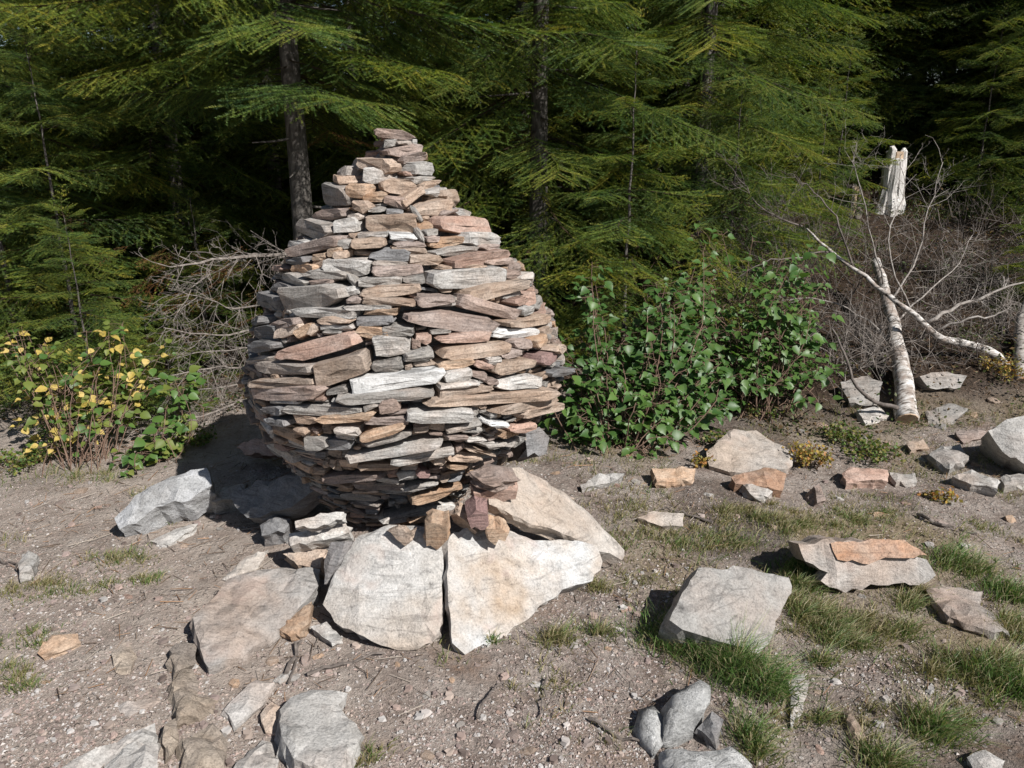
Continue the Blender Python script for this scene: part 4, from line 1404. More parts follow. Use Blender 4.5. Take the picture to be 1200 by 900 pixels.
def crown_mesh(name, height, z0, rmax, zhi, seed, sets=(None, None), gap=0.34, p0=-.16, tone=1.0):
    """the crown: a joined mesh, and a list of (bough mesh, matrix) for the boughs that are parts of their own"""
    random.seed(seed)
    b = Buf()
    parts = []
    z = z0
    hi, lo = sets
    single = isinstance(hi[0], bpy.types.Mesh)

    def put(which, zz, az, pitch, roll, sc, tn):
        br = random.choice(which)
        if isinstance(br, bpy.types.Mesh):
            parts.append((br, bough_matrix((0, 0, zz), az, pitch, roll, sc)))
        else:
            place_branch(b, br, (0, 0, zz), az, pitch, roll, sc, tn)
    while z < height - .15:                       # whorls of boughs, each whorl a layer of its own
        f = (z - z0) / (height - z0)
        r = rmax * (1 - f) ** .8 + .12
        if f < .10:
            r *= .8 + 2 * f
        a0 = random.uniform(0, 2 * math.pi)
        k = random.choice([5, 6, 6]) if z < zhi else 5
        for q in range(k):
            az = a0 + 2 * math.pi * (q + random.uniform(-.28, .28)) / k
            pitch = p0 + .8 * f + random.uniform(-.12, .12)
            put(hi if z < zhi else lo, z + random.gauss(0, .05), az, pitch, random.uniform(-.35, .35), r * random.uniform(.7, 1.12), tone * random.uniform(.8, 1.2))
        if z < zhi and random.random() < .8:      # a few short boughs between the whorls
            for q in range(2):
                put(BOUGH_SMALL if single else hi, z + gap * .5, random.uniform(0, 6.28), p0 + .8 * f, random.uniform(-.4, .4), r * random.uniform(.35, .7), tone)
        z += gap * random.uniform(.8, 1.2) * (1 if z < zhi else 1.1)
    place_branch(b, random.choice(BR_LO), (0, 0, height - .5), 0, 1.5, 0, .5)
    return b.mesh(name, M_NEEDLE), parts


def trunk_mesh(name, height, r0, seed, lean=0.0, stubs=True):
    random.seed(seed)
    b = Buf()
    zs = np.concatenate([[-.3, 0, .12, .4], np.linspace(.8, height - .05, 12)])
    pts = [(random.gauss(0, .006) + lean * max(z, 0), random.gauss(0, .006), z) for z in zs]
    rad = [max(.003, r0 * (1 - .92 * max(0, z) / height) * (1.5 if z <= 0 else 1.2 if z < .2 else 1)) for z in zs]
    tube(b, pts, rad, 12, wob=.12)
    if stubs:
        z = .5
        while z < 2.6:
            a = random.uniform(0, 6.28)
            l = random.uniform(.1, .5)
            tube(b, [(0, 0, z), (math.cos(a) * l * .5, math.sin(a) * l * .5, z - .02), (math.cos(a) * l, math.sin(a) * l, z - .08 * l)], [.011, .008, .003], 4)
            z += random.uniform(.06, .25)
    return b.mesh(name, M_BARK, smooth=True)


CROWNS = {
    'hero': (crown_mesh('crown', 8.0, 2.0, 1.75, 3.7, 11, (BOUGH_BIG, BR_LO), gap=.23, p0=-.14), trunk_mesh('trunk', 8, .078, 1)),
    'full': (crown_mesh('crown', 7.0, .35, 1.75, 3.1, 12, (BOUGH_BIG, BR_LO), gap=.33, p0=-.42), trunk_mesh('trunk', 7, .075, 2)),
    'mid': (crown_mesh('crown', 8.5, .5, 1.7, 4.2, 13, (BR_MID, BR_LO), gap=.34, p0=-.32, tone=.72), trunk_mesh('trunk', 8.5, .085, 3)),  # back trees: needle colour darkened by tone so forest gaps look shaded
    'tall': (crown_mesh('crown', 10, 1.1, 1.9, 4.8, 14, (BR_MID, BR_LO), gap=.38, p0=-.30, tone=.66), trunk_mesh('trunk', 10, .10, 4)),  # needle colour darkened further, deepening the shade between the back trees
    'bushy': (crown_mesh('crown', 3.0, .12, 1.15, 2.75, 16, (BOUGH_SMALL, BR_LO), gap=.27, p0=-.30), trunk_mesh('trunk', 2.7, .022, 6, stubs=False)),
    'young': (crown_mesh('crown', 1.5, .06, .75, 3, 15, (BOUGH_SMALL, BR_LO), gap=.20, p0=-.05), trunk_mesh('trunk', 1.5, .022, 5, stubs=False)),
}
random.seed(99)


def spruce(kind, x, y, s, rot, label, group=None, tilt=0.0):
    e = empty('spruce_tree', (x, y, Hs(x, y) - .03), label, 'spruce', group)
    e.rotation_euler = (tilt, 0, rot)
    e.scale = (s, s, s)
    (cm, bl), tm = CROWNS[kind]
    for me, M in bl:
        o = bpy.data.objects.new('bough', me)
        COL.objects.link(o)
        o.parent = e
        o.matrix_local = M
    for nm, me in (('crown', cm), ('trunk', tm)):
        o = bpy.data.objects.new(nm, me)
        COL.objects.link(o)
        o.parent = e
    return e


pT = at(358, 300, 5.15)
big = spruce('hero', pT.x, pT.y, 1.0, 2.2, 'big dark spruce with bare grey trunk right behind the cairn')
pC = at(632, 200, 5.75)
spruce('full', pC.x, pC.y, 1.0, .4, 'full sunlit spruce just right of the top of the cairn')
spruce('full', 1.45, 6.2, .9, 3.4, 'yellow green spruce above the leafy bush with boughs near the ground')
spruce('mid', 2.35, 8.9, 1.0, 1.0, 'spruce with a thin grey trunk showing above the leafy bush', None)
spruce('tall', 3.15, 10.2, 1.0, 2.0, 'slim spruce trunk left above the split stump, far back on the bank')
spruce('mid', 5.5, 8.6, 1.05, 4.0, 'dark spruce above the split stump at the right')
spruce('full', 6.1, 7.2, 1.0, 5.0, 'dense spruce at the upper right edge of the photo')
spruce('full', -3.7, 5.6, .95, .9, 'bright green spruce at the upper left edge of the photo')
spruce('bushy', -2.75, 4.75, .8, .3, 'young spruce with bright green boughs at the left edge behind the yellow shrub')
spruce('young', -2.15, 5.3, .85, 2.3, 'small dark young spruce between the left edge and the big trunk')
spruce('young', -3.3, 5.0, 1.2, 1.1, 'young spruce filling the gap above the yellow shrub at the left')
spruce('young', -1.0, 6.3, .8, 5.1, 'dark young spruce under the big spruce left of its trunk')
spruce('young', -.55, 5.9, .9, 4.4, 'young spruce in the shade behind the cairn')
spruce('bushy', -2.42, 4.25, .46, 1.7, 'low sunlit spruce with bright boughs behind the yellow shrub')
spruce('young', -1.95, 4.2, .40, 4.0, 'knee high light green seedling spruce among the yellow leaves')
spruce('bushy', .75, 5.05, .72, 1.3, 'young yellow green spruce directly right of the cairn behind the leafy bush')
spruce('bushy', 1.55, 5.55, .62, 2.9, 'low young spruce above the left part of the leafy bush')
far = [('mid', -3.9, 7.6, .9), ('mid', -2.2, 7.4, .8), ('tall', -3.2, 9.6, 1.0), ('mid', -1.9, 10.2, 1.1), ('mid', -4.9, 9.4, 1.1), ('tall', -6.3, 9.9, 1.1), ('mid', -2.5, 13, 1.2), ('mid', -4.4, 14, 1.2), ('tall', -7.4, 14.5, 1.3), ('mid', -.6, 11.8, 1.1),
       ('mid', 3.7, 9.3, .85), ('full', 4.9, 7.7, .75), ('mid', 2.9, 8.8, .85), ('bushy', 2.5, 6.5, .5), ('bushy', 4.6, 6.5, .62), ('bushy', 5.4, 7.0, .9), ('bushy', 3.0, 7.4, .55), ('bushy', 4.3, 7.4, .6), ('bushy', 3.75, 5.5, .42),
       ('mid', .1, 7.4, .9), ('mid', 1.9, 7.8, .85), ('mid', 5.0, 8.6, .9), ('full', -2.9, 6.9, .9), ('mid', -5.2, 6.6, 1.0), ('mid', -1.4, 7.3, .75), ('mid', -3.3, 8.4, 1.0), ('mid', 1.7, 8.2, .9), ('mid', 5.6, 9.0, 1.0), ('mid', 7.2, 7.0, 1.0), ('mid', 3.2, 9.2, .9), ('mid', -7.4, 8.6, 1.0), ('mid', 2.9, 11.2, 1.1), ('mid', 7.2, 11.4, 1.1), ('mid', -.9, 10.6, 1.0), ('mid', -3.0, 11.5, 1.0), ('tall', -5.4, 12.8, 1.1), ('mid', 5.4, 11.0, 1.1), ('mid', 1.0, 12.8, 1.2),
       ('mid', -.6, 8.6, 1.0), ('tall', .3, 9.6, 1.0), ('mid', 1.3, 11, 1.1), ('tall', 2.2, 12.5, 1.0), ('mid', 4.0, 9.6, 1.0), ('tall', 4.6, 11.8, 1.0), ('mid', 6.6, 9.6, 1.05), ('tall', 8.2, 10.8, 1.1),
       ('mid', 7.9, 8.2, .9), ('mid', 3.9, 9.0, .8), ('tall', 6.0, 13.5, 1.1), ('mid', 9.6, 13, 1.1), ('mid', -2.3, 8.8, .9), ('tall', -4.2, 10.5, .9), ('mid', -5.6, 8.2, .85),
       ('mid', -6.6, 11.5, 1.0), ('tall', -1.6, 12.5, 1.0), ('tall', 3.6, 15, 1.2), ('mid', .2, 14.5, 1.2), ('tall', 8.4, 16, 1.2), ('mid', -9, 13.5, 1.0), ('mid', 11, 10, 1.0)]
where = [(-1e9, 'left edge of the clearing'), (170, 'dead grey branches left of the cairn'), (330, 'big dark trunk and the cairn'), (520, 'cairn on its right side'), (660, 'low leafy bush'), (840, 'taller leafy bush'), (985, 'split stump and the birches'), (1120, 'right edge of the clearing')]
depth_w = ['just', 'a little way', 'farther', 'far']
for (k, x, y, s) in far:
    qx, _q = project((x, y, 1.5))
    w = [b for a, b in where if qx >= a][-1]
    dw = depth_w[0 if y < 7.5 else 1 if y < 9.5 else 2 if y < 12 else 3]
    kind = {'bushy': 'low bushy spruce', 'full': 'full skirted spruce', 'mid': 'forest spruce', 'tall': 'tall forest spruce'}[k]
    spruce(k, x, y, s, random.uniform(0, 6.28), kind + ' ' + dw + ' behind the ' + w, 'spruces of the forest behind the clearing')
# brown dying boughs and dead lower limbs of the big spruce
def limb(buf, pts, r0, r1, n=5, m=12, jit=.006):
    P = curve_pts(pts, m, jit)
    tube(buf, P, list(np.linspace(r0, r1, m)), n)
    return P


def twigs(buf, P, count, lmin, lmax, r, spread=1.0, lev=1, drop=-.1, start=.15):
    m = len(P)
    for _ in range(count):
        u = random.uniform(start, 1)
        i = min(int(u * (m - 1)), m - 2)
        p = P[i].lerp(P[i + 1], random.random())
        d = (P[i + 1] - P[i]).normalized()
        q = Vector([random.gauss(0, 1) for _ in range(3)])
        q = (q - d * q.dot(d)).normalized()
        l = random.uniform(lmin, lmax) * (1.1 - .6 * u)
        e = p + (d * random.uniform(.3, 1.0) + q * spread) .normalized() * l + Vector((0, 0, drop * l))
        mid = p.lerp(e, .5) + Vector([random.gauss(0, .08 * l) for _ in range(3)])
        pp = [p, mid, e]
        tube(buf, pp, [r, r * .7, r * .35], 3, cap=False)
        if lev > 0:
            twigs(buf, pp, random.randint(2, 4), l * .3, l * .6, r * .6, spread, lev - 1, drop, .2)


bough = [  # dead limbs of the big spruce, left of the cairn
    ([(358, 290, 5.1), (322, 298, 4.75), (262, 304, 4.3), (200, 313, 4.1)], .017, 30),
    ([(340, 300, 5.1), (290, 300, 4.8), (235, 330, 4.4), (203, 376, 4.15)], .008, 22),
    ([(352, 380, 5.1), (300, 385, 4.6), (250, 392, 4.2), (192, 384, 4.0)], .010, 26),
    ([(350, 425, 5.1), (290, 430, 4.5), (240, 432, 4.2), (175, 446, 4.0)], .010, 28),
    ([(345, 460, 5.0), (290, 468, 4.4), (230, 488, 4.1), (150, 488, 3.95)], .010, 26),
    ([(340, 480, 4.9), (285, 490, 4.3), (240, 498, 4.1), (200, 502, 4.0)], .013, 22),
    ([(345, 350, 5.1), (280, 362, 4.6), (240, 350, 4.3), (198, 338, 4.1)], .008, 20),
    ([(340, 440, 5.0), (290, 448, 4.5), (235, 458, 4.2), (195, 452, 4.05)], .008, 24),
    ([(340, 405, 5.0), (290, 408, 4.5), (235, 412, 4.2), (205, 420, 4.05)], .007, 22),
]
for (c, r, k) in bough:
    b = Buf()
    P = limb(b, [at(*q) for q in c], r * .8, r * .22)
    twigs(b, P, int(k * 1.2), .12, .42, min(.0026, r * .22), .75, lev=2, drop=-.16)
    o = link('dead_branch', b.mesh('dead_branch', M_DEADM))
    o.parent = big
    o.matrix_local = (Matrix.Translation(big.location) @ big.rotation_euler.to_matrix().to_4x4()).inverted()
b = Buf()
for i in range(26):
    p = at(random.uniform(180, 330), random.uniform(270, 480), random.uniform(4.5, 5.1))
    place_branch(b, random.choice(BR_BROWN), p, random.uniform(2.2, 4.2), random.uniform(-.5, .1), random.uniform(-.4, .4), random.uniform(.25, .5))
for (px, py, Y) in [(385, 165, 5.3), (395, 150, 5.3), (375, 150, 5.2), (405, 160, 5.3), (160, 285, 4.7), (220, 300, 4.8), (205, 292, 4.7), (60, 250, 4.9)]:
    place_branch(b, random.choice(BR_BROWN), at(px, py, Y), random.uniform(0, 6.28), -.2, random.uniform(-.4, .4), random.uniform(.25, .45))
o = link('dying_bough', b.mesh('dying_bough', M_NEEDLE))
o.parent = big
o.matrix_local = (Matrix.Translation(big.location) @ big.rotation_euler.to_matrix().to_4x4()).inverted()

# ------------------------------------------------------------------ leafy shrubs
def leaf_mesh(name, L, Wd, mat, teeth=True):
    half = [(0.0, .02), (.10, .30), (.24, .44), (.33, .40), (.40, .47), (.52, .33), (.60, .34), (.78, .13), (1.0, 0)] if teeth else [(0, .02), (.15, .33), (.35, .46), (.6, .36), (.82, .15), (1, 0)]
    V = []
    k = len(half)
    fold = random.uniform(.18, .42)
    curl = random.uniform(-.25, -.08)
    for (t, w) in half:
        V.append((t * L, 0, curl * L * t * t))
    for sg in (1, -1):
        for (t, w) in half:
            V.append((t * L, sg * w * Wd, curl * L * t * t + fold * w * Wd + random.gauss(0, .01) * L))
    F = []
    for i in range(k - 1):
        F.append((i, i + 1, k + i + 1, k + i))
        F.append((i + 1, i, 2 * k + i, 2 * k + i + 1))
    return face_mesh(name, V, F, mat, True)


LV_G = [leaf_mesh('leaf', random.uniform(.050, .066), random.uniform(.042, .060), M_LEAFG, k != 3) for k in range(6)]
LV_Y = [leaf_mesh('leaf', .058, .05, M_LEAFY, False) for _ in range(3)]
LV_L = [leaf_mesh('leaf', .058, .052, M_LEAFL, False) for _ in range(3)]
LV_GS = [leaf_mesh('leaf', .06, .055, M_LEAFG, False) for _ in range(3)]


def shrub(name, label, base, blobs, nstem, per, pool, max_leaf, sun_bias=.5, stem_r=.004, twig_mat=M_STEM, size=1.0):
    """blobs: (px, py, Y, rx, ry, rz, weight): where the stems end"""
    root = empty(name, base, label, 'shrub')
    b = Buf()
    leaves = []
    wts = [q[6] for q in blobs]
    for _ in range(nstem):
        px, py, Y, rx, ry, rz, _w = random.choices(blobs, wts)[0]
        c = at(px, py, Y)
        d = Vector([random.gauss(0, 1) for _ in range(3)]).normalized() * random.uniform(.3, 1.15)
        tip = c + Vector((d.x * rx, d.y * ry, d.z * rz))
        tip.z = max(tip.z, Hs(tip.x, tip.y) + .04)
        st = base + Vector((random.gauss(0, .06), random.gauss(0, .06), 0)) + Vector(((c.x - base.x) * .35, (c.y - base.y) * .35, 0))
        st.z = Hs(st.x, st.y) - .02
        mid = st.lerp(tip, .5) + Vector((random.gauss(0, .06), random.gauss(0, .06), random.uniform(0, .12)))
        P = curve_pts([st, mid, tip], 8, .004)
        tube(b, P, list(np.linspace(stem_r, stem_r * .35, 8)), 4, cap=False)
        for k in range(per):
            u = 1 - random.random() ** 1.4 * .62
            i = min(int(u * 7), 6)
            p = P[i].lerp(P[i + 1], u * 7 - i)
            a = random.uniform(0, 6.28)
            off = Vector((math.cos(a), math.sin(a), random.uniform(-.2, .5))) * random.uniform(.02, .085) * size
            q = p + off
            tube(b, [p, q], [.0013, .001], 3, cap=False)
            nrm = Vector((random.gauss(0, .55), random.gauss(0, .55) - .35, 1.0)) + sunv * sun_bias
            nrm.normalize()
            xd = (off.normalized() + Vector((0, 0, -.35)))
            xd = (xd - nrm * xd.dot(nrm)).normalized()
            yd = nrm.cross(xd)
            s = random.choice([random.uniform(.45, .8), random.uniform(.7, 1.25)]) * size
            M = Matrix(((xd.x, yd.x, nrm.x, q.x), (xd.y, yd.y, nrm.y, q.y), (xd.z, yd.z, nrm.z, q.z), (0, 0, 0, 1))) @ Matrix.Scale(s, 4)
            leaves.append((M, random.choice(pool), q.y - .4 * q.z - .25 * abs(0) - s * .15))
    link('stem', b.mesh('stem', twig_mat), root)
    leaves.sort(key=lambda l: l[2])
    rest = Buf()
    rest_mat = {}
    for i, (M, me, _k) in enumerate(leaves):
        if i < max_leaf:
            link('leaf', me, root, M)
        else:
            rest_mat.setdefault(me.materials[0].name, []).append((M, me))
    if rest_mat:
        VV, FF, MI, mats = [], [], [], []
        for j, (mn, lst) in enumerate(rest_mat.items()):
            mats.append(bpy.data.materials[mn])
            for (M, me) in lst:
                n0 = len(VV)
                VV += [tuple(M @ v.co) for v in me.vertices]
                for p in me.polygons:
                    FF.append(tuple(n0 + q for q in p.vertices))
                    MI.append(j)
        me = bpy.data.meshes.new('foliage')
        me.from_pydata(VV, [], FF)
        for m in mats:
            me.materials.append(m)
        me.polygons.foreach_set('material_index', MI)
        me.polygons.foreach_set('use_smooth', [True] * len(FF))
        me.update()
        tag(link('foliage', me, root), kind='stuff')
    return root


shrub('leafy_shrub', 'leafy green bush right beside the cairn, low and dense', hit(730, 535), [
    (740, 480, 3.95, .34, .25, .20, 5), (700, 440, 4.05, .22, .2, .2, 3), (790, 440, 4.1, .2, .2, .16, 2.5), (690, 505, 3.85, .16, .16, .14, 2.2), (760, 525, 3.8, .22, .16, .08, 1.6),
    (690, 360, 4.15, .1, .1, .16, .7), (830, 480, 4.0, .14, .15, .14, 1.2), (655, 400, 4.2, .06, .1, .2, .8), (760, 390, 4.2, .22, .2, .16, 3), (830, 430, 4.1, .2, .2, .2, 2.5), (720, 400, 4.15, .2, .15, .15, 2), (665, 460, 4.0, .1, .15, .2, 1.6), (700, 330, 4.3, .08, .1, .14, .8), (770, 340, 4.3, .25, .15, .12, 1.6), (820, 380, 4.3, .22, .2, .2, 2.4), (840, 450, 4.2, .2, .2, .16, 2.2), (800, 300, 4.5, .3, .1, .14, .8), (645, 350, 4.3, .05, .1, .2, .5)], 135, 15, LV_G, 300)
shrub('leafy_shrub', 'taller leafy green bush between the low bush and the birch branches', hit(890, 490), [
    (900, 350, 4.5, .3, .25, .24, 4), (930, 320, 4.5, .18, .2, .16, 2), (870, 420, 4.4, .3, .25, .2, 3.5), (940, 400, 4.5, .16, .2, .22, 1.6), (840, 390, 4.4, .14, .15, .16, 1.2), (905, 290, 4.6, .16, .12, .1, .8), (930, 450, 4.3, .16, .15, .14, .8), (820, 340, 4.6, .2, .15, .12, 1.4), (850, 310, 4.6, .16, .12, .1, .8), (800, 370, 4.5, .22, .2, .16, 1.6), (950, 320, 4.6, .18, .1, .22, .8), (960, 440, 4.3, .12, .12, .2, .7), (880, 260, 4.7, .3, .1, .12, .4)],
    92, 14, LV_G, 300)
shrub('yellow_shrub', 'sparse shrub with yellow autumn leaves at the left edge', hit(90, 555), [
    (190, 430, 3.9, .16, .15, .14, 1.6), (150, 385, 3.95, .12, .12, .08, 1.2), (20, 395, 3.95, .14, .12, .10, 1.2), (130, 395, 3.9, .16, .15, .10, 2), (60, 420, 3.9, .22, .2, .12, 2.4), (100, 440, 3.85, .25, .2, .12, 2), (110, 480, 3.8, .25, .2, .14, 2.6), (30, 500, 3.8, .2, .15, .18, 2), (150, 460, 3.85, .16, .15, .12, 1.6), (60, 530, 3.7, .25, .15, .08, 1.6)],
    58, 7, LV_Y * 3 + LV_L * 5 + LV_GS * 2, 300, sun_bias=.9, stem_r=.003, size=.88)
shrub('birch_sapling', 'small birch sapling with dark green and a few yellow leaves left of the cairn shadow', hit(185, 545), [
    (195, 490, 3.75, .10, .1, .10, 2), (165, 535, 3.6, .10, .08, .06, 1.5), (205, 455, 3.8, .06, .08, .1, 1), (190, 530, 3.7, .12, .1, .08, 1.5)], 26, 7, LV_GS * 2 + LV_L, 200, stem_r=.003)
# low herbs and bilberry clumps
def herb(label, px, py, rad, h, n, cols, group=None, name='low_shrub'):
    p = hit(px, py)
    b = Buf()
    for _ in range(max(6, n // 14)):
        a, r = random.uniform(0, 6.28), rad * math.sqrt(random.random())
        x, y = p.x + math.cos(a) * r * .4, p.y + math.sin(a) * r * .4
        tip = Vector((p.x + math.cos(a) * r * 1.1, p.y + math.sin(a) * r * 1.1, 0))
        tip.z = Hs(tip.x, tip.y) + h * random.uniform(.5, 1.1) * (1.1 - .6 * r / rad)
        P = curve_pts([(x, y, Hs(x, y) - .01), ((x + tip.x) / 2, (y + tip.y) / 2, Hs(x, y) + h * .45), tip], 6, .004)
        tube(b, P, [.0022, .002, .0018, .0015, .0012, .001], 3, (.13, .08, .05), cap=False)
        for _k in range(14):
            u = random.uniform(.25, 1)
            i = min(int(u * 5), 4)
            q = np.array(P[i].lerp(P[i + 1], u * 5 - i)) + rng.normal(0, .012, 3)
            L, wd = random.uniform(.012, .024), random.uniform(.006, .011)
            d = rng.normal(0, 1, 3)
            d /= np.linalg.norm(d)
            s = np.cross(d, rng.normal(0, .6, 3) + (0, 0, 1))
            s /= np.linalg.norm(s) + 1e-9
            b.add([q, q + d * L * .5 + s * wd, q + d * L, q + d * L * .5 - s * wd], [(0, 1, 2), (0, 2, 3)], np.array(cols[random.randrange(len(cols))]) * random.uniform(.8, 1.2))
    tag(link(name, b.mesh(name, M_HERB, origin=p), None, Matrix.Translation(p)), label, 'low shrub', group)


YH = [(.34, .22, .05), (.30, .24, .06), (.18, .17, .05), (.36, .17, .05)]
GH = [(.09, .14, .03), (.13, .17, .04), (.06, .11, .025), (.20, .18, .05)]
herb('low shrub with orange yellow leaves right of the big grey and tan rock', 948, 545, .12, .16, 420, YH)
herb('low green bilberry clump below the cut end of the birch', 1020, 535, .16, .10, 500, GH)
herb('thin green bilberry clump left of the cut end of the birch', 985, 515, .12, .10, 300, GH)
herb('small yellowish clump of leaves in the litter right of the pinkish stones', 1098, 585, .08, .05, 150, YH)
herb('green herb clump between the leafy bush and the orange leaved low shrub', 890, 487, .14, .10, 300, GH)
herb('small yellow herb at the foot of the leafy bush in front of the big rock', 818, 545, .06, .08, 110, YH)
herb('small dry herb between two rocks at the right foot of the leafy bush', 835, 520, .08, .1, 160, GH)
herb('bilberry clump on the bank right of the fallen birch branch', 1170, 440, .15, .15, 350, YH)
herb('olive undergrowth clump at the left edge below the yellow shrub', 20, 550, .2, .10, 500, GH)
herb('green undergrowth clump left of the cairn shadow behind the birch sapling', 225, 520, .14, .10, 260, GH)

# ------------------------------------------------------------------ fallen birches, stumps, brushwood
def log_thing(name, label, cat, ctrl, r0, r1, mat, m=18, cut=True, n=12):
    P = curve_pts([at(*c) for c in ctrl], m, .004)
    base = P[0].copy()
    root = empty(name, base, label, cat)
    b = Buf()
    tube(b, P, [r0 + (r1 - r0) * (i / (m - 1)) ** .8 for i in range(m)], n, wob=.10, cap=True)
    link('trunk', b.mesh('trunk', mat, smooth=True, origin=base), root, Matrix.Translation(base))
    if cut:
        d = (P[0] - P[1]).normalized()
        c = Buf()
        tube(c, [P[0] - d * .004, P[0] + d * .006], [r0 * .93, r0 * .90], n)
        link('cut_face', c.mesh('cut_face', M_CUT, origin=base), root, Matrix.Translation(base))
    return root, P


def add_branch(root, ctrl, r0, r1, mat, tw=0, tl=(.1, .4), lev=1, pts=None):
    b = Buf()
    P = limb(b, pts or [at(*c) for c in ctrl], r0, r1, 6, 12, .008)
    if tw:
        twigs(b, P, tw, tl[0], tl[1], max(.0016, r0 * .25), .8, lev, .05)
    link('branch', b.mesh('branch', mat, smooth=True), root)


p0 = hit(1063, 497)
bl, P = log_thing('fallen_birch', 'white birch trunk with a cut end lying up the bank', 'fallen tree',
                  [(1063, 492, p0.y), (1060, 455, p0.y + .22), (1050, 400, p0.y + .62), (1040, 350, p0.y + 1.0), (1026, 305, p0.y + 1.4)], .066, .030, M_BIRCH)
add_branch(bl, [(1035, 335, p0.y + 1.1), (1020, 270, p0.y + 1.1), (1003, 200, p0.y + 1.1), (999, 190, p0.y + 1.1)], .006, .0015, M_DEAD, 16, (.15, .5), 2)
add_branch(bl, [(1042, 355, p0.y + .95), (1075, 300, p0.y + 1.1), (1090, 240, p0.y + 1.2), (1105, 190, p0.y + 1.3)], .008, .002, M_DEAD, 18, (.15, .5), 2)
add_branch(bl, [(1046, 380, p0.y + .8), (1075, 350, p0.y + .9), (1120, 315, p0.y + 1.1), (1140, 275, p0.y + 1.2)], .007, .002, M_DEAD, 14, (.12, .4), 2)
add_branch(bl, [(1052, 410, p0.y + .6), (1010, 370, p0.y + .8), (960, 350, p0.y + .9), (915, 352, p0.y + .9)], .007, .002, M_DEAD, 16, (.12, .4), 2)
bl2, P2 = log_thing('fallen_birch', 'bent birch limb arching over the white trunk, cut at its right end', 'fallen tree',
                    [(1184, 436, 4.75), (1160, 412, 4.8), (1128, 402, 4.8), (1098, 394, 4.75), (1075, 372, 4.75), (1048, 352, 4.8), (1010, 322, 4.95), (968, 290, 5.1), (945, 268, 5.25)], .034, .007, M_BIRCH, 24)
add_branch(bl2, [(1085, 378, 4.75), (1120, 360, 4.8), (1160, 346, 4.85), (1215, 325, 4.9)], .014, .005, M_DEAD, 10, (.1, .35), 2)
add_branch(bl2, [(1095, 388, 4.75), (1130, 375, 4.7), (1165, 370, 4.7), (1182, 362, 4.7)], .008, .004, M_DEAD, 6, (.1, .3), 1)
add_branch(bl2, [(1000, 315, 5.0), (985, 270, 5.0), (960, 230, 5.1), (930, 205, 5.1)], .008, .002, M_DEADD, 16, (.15, .45), 2)
add_branch(bl2, [(940, 265, 5.2), (900, 250, 5.2), (870, 215, 5.3), (850, 190, 5.3)], .007, .002, M_DEADD, 18, (.15, .45), 2)
add_branch(bl2, [(1070, 370, 4.78), (1040, 290, 4.9), (1060, 225, 5.1), (1055, 180, 5.2)], .006, .002, M_DEAD, 18, (.15, .45), 2)
add_branch(bl2, [(975, 296, 5.1), (930, 300, 5.0), (890, 310, 4.9), (860, 330, 4.9)], .007, .002, M_DEADD, 14, (.15, .45), 2)
root, _ = log_thing('fallen_branch', 'thin bent dead branch curving down to the cut birch trunk from the left', 'branch', [(1052, 478, 4.2), (1025, 470, 4.2), (1000, 448, 4.25), (990, 415, 4.3), (975, 385, 4.4)], .014, .006, M_DEADD, 14, False, 7)
root, _ = log_thing('fallen_log', 'mossy grey log lying under the birch trunk', 'log', [(1150, 452, 4.75), (1100, 455, 4.75), (1060, 462, 4.7), (985, 470, 4.6)], .035, .03, M_DEADD, 12, False, 9)
root, _ = log_thing('fallen_log', 'grey weathered log at the right edge of the photo', 'log', [(1197, 448, 4.6), (1196, 410, 4.85), (1200, 370, 5.1), (1215, 330, 5.4)], .045, .035, M_DEAD, 12, True, 10)


def stump(label, px, py, Y, r, h, mat, lean=0):
    p = at(px, py, Y)
    z0 = Hs(p.x, p.y)
    root = empty('tree_stump', (p.x, p.y, z0), label, 'stump')
    top = p.z
    b = Buf()
    n = 7
    for k in range(n):                                # upright splintered staves round the heart, broken at different heights
        a = 2 * math.pi * k / n + random.uniform(-.35, .35)
        rr = r * random.uniform(.34, .62)
        q = (p.x + math.cos(a) * (r - rr * .6), p.y + math.sin(a) * (r - rr * .6))
        zt = top - random.choice([0, .01, .03, .10]) - random.uniform(0, .03)
        zs = [z0 - .1, z0 + .06, z0 + (zt - z0) * .35, z0 + (zt - z0) * .7, zt - .03, zt]
        f = [1.9, 1.35, 1.1, 1.0, .8, .35]
        tube(b, [(q[0] + random.gauss(0, .008) + lean * max(0, z - z0) / max(.1, top - z0), q[1] + random.gauss(0, .006), z) for z in zs], [rr * v for v in f], 7, wob=.5)
    link('stave', b.mesh('stave', mat, origin=(p.x, p.y, z0)), root, Matrix.Translation((p.x, p.y, z0)))
    c = Buf()
    tube(c, [(p.x, p.y, z0 - .1), (p.x + lean, p.y, top - .05)], [r * .8, r * .7], 9)
    link('heartwood', c.mesh('heartwood', M_CUT, origin=(p.x, p.y, z0)), root, Matrix.Translation((p.x, p.y, z0)))


stump('pale weathered split stump standing high on the bank', 1054, 171, 7.3, .088, .6, M_STUMP, -.02)
stump('low dark broken stump left of the pale split stump', 1002, 212, 7.2, .06, .3, M_DEADD)
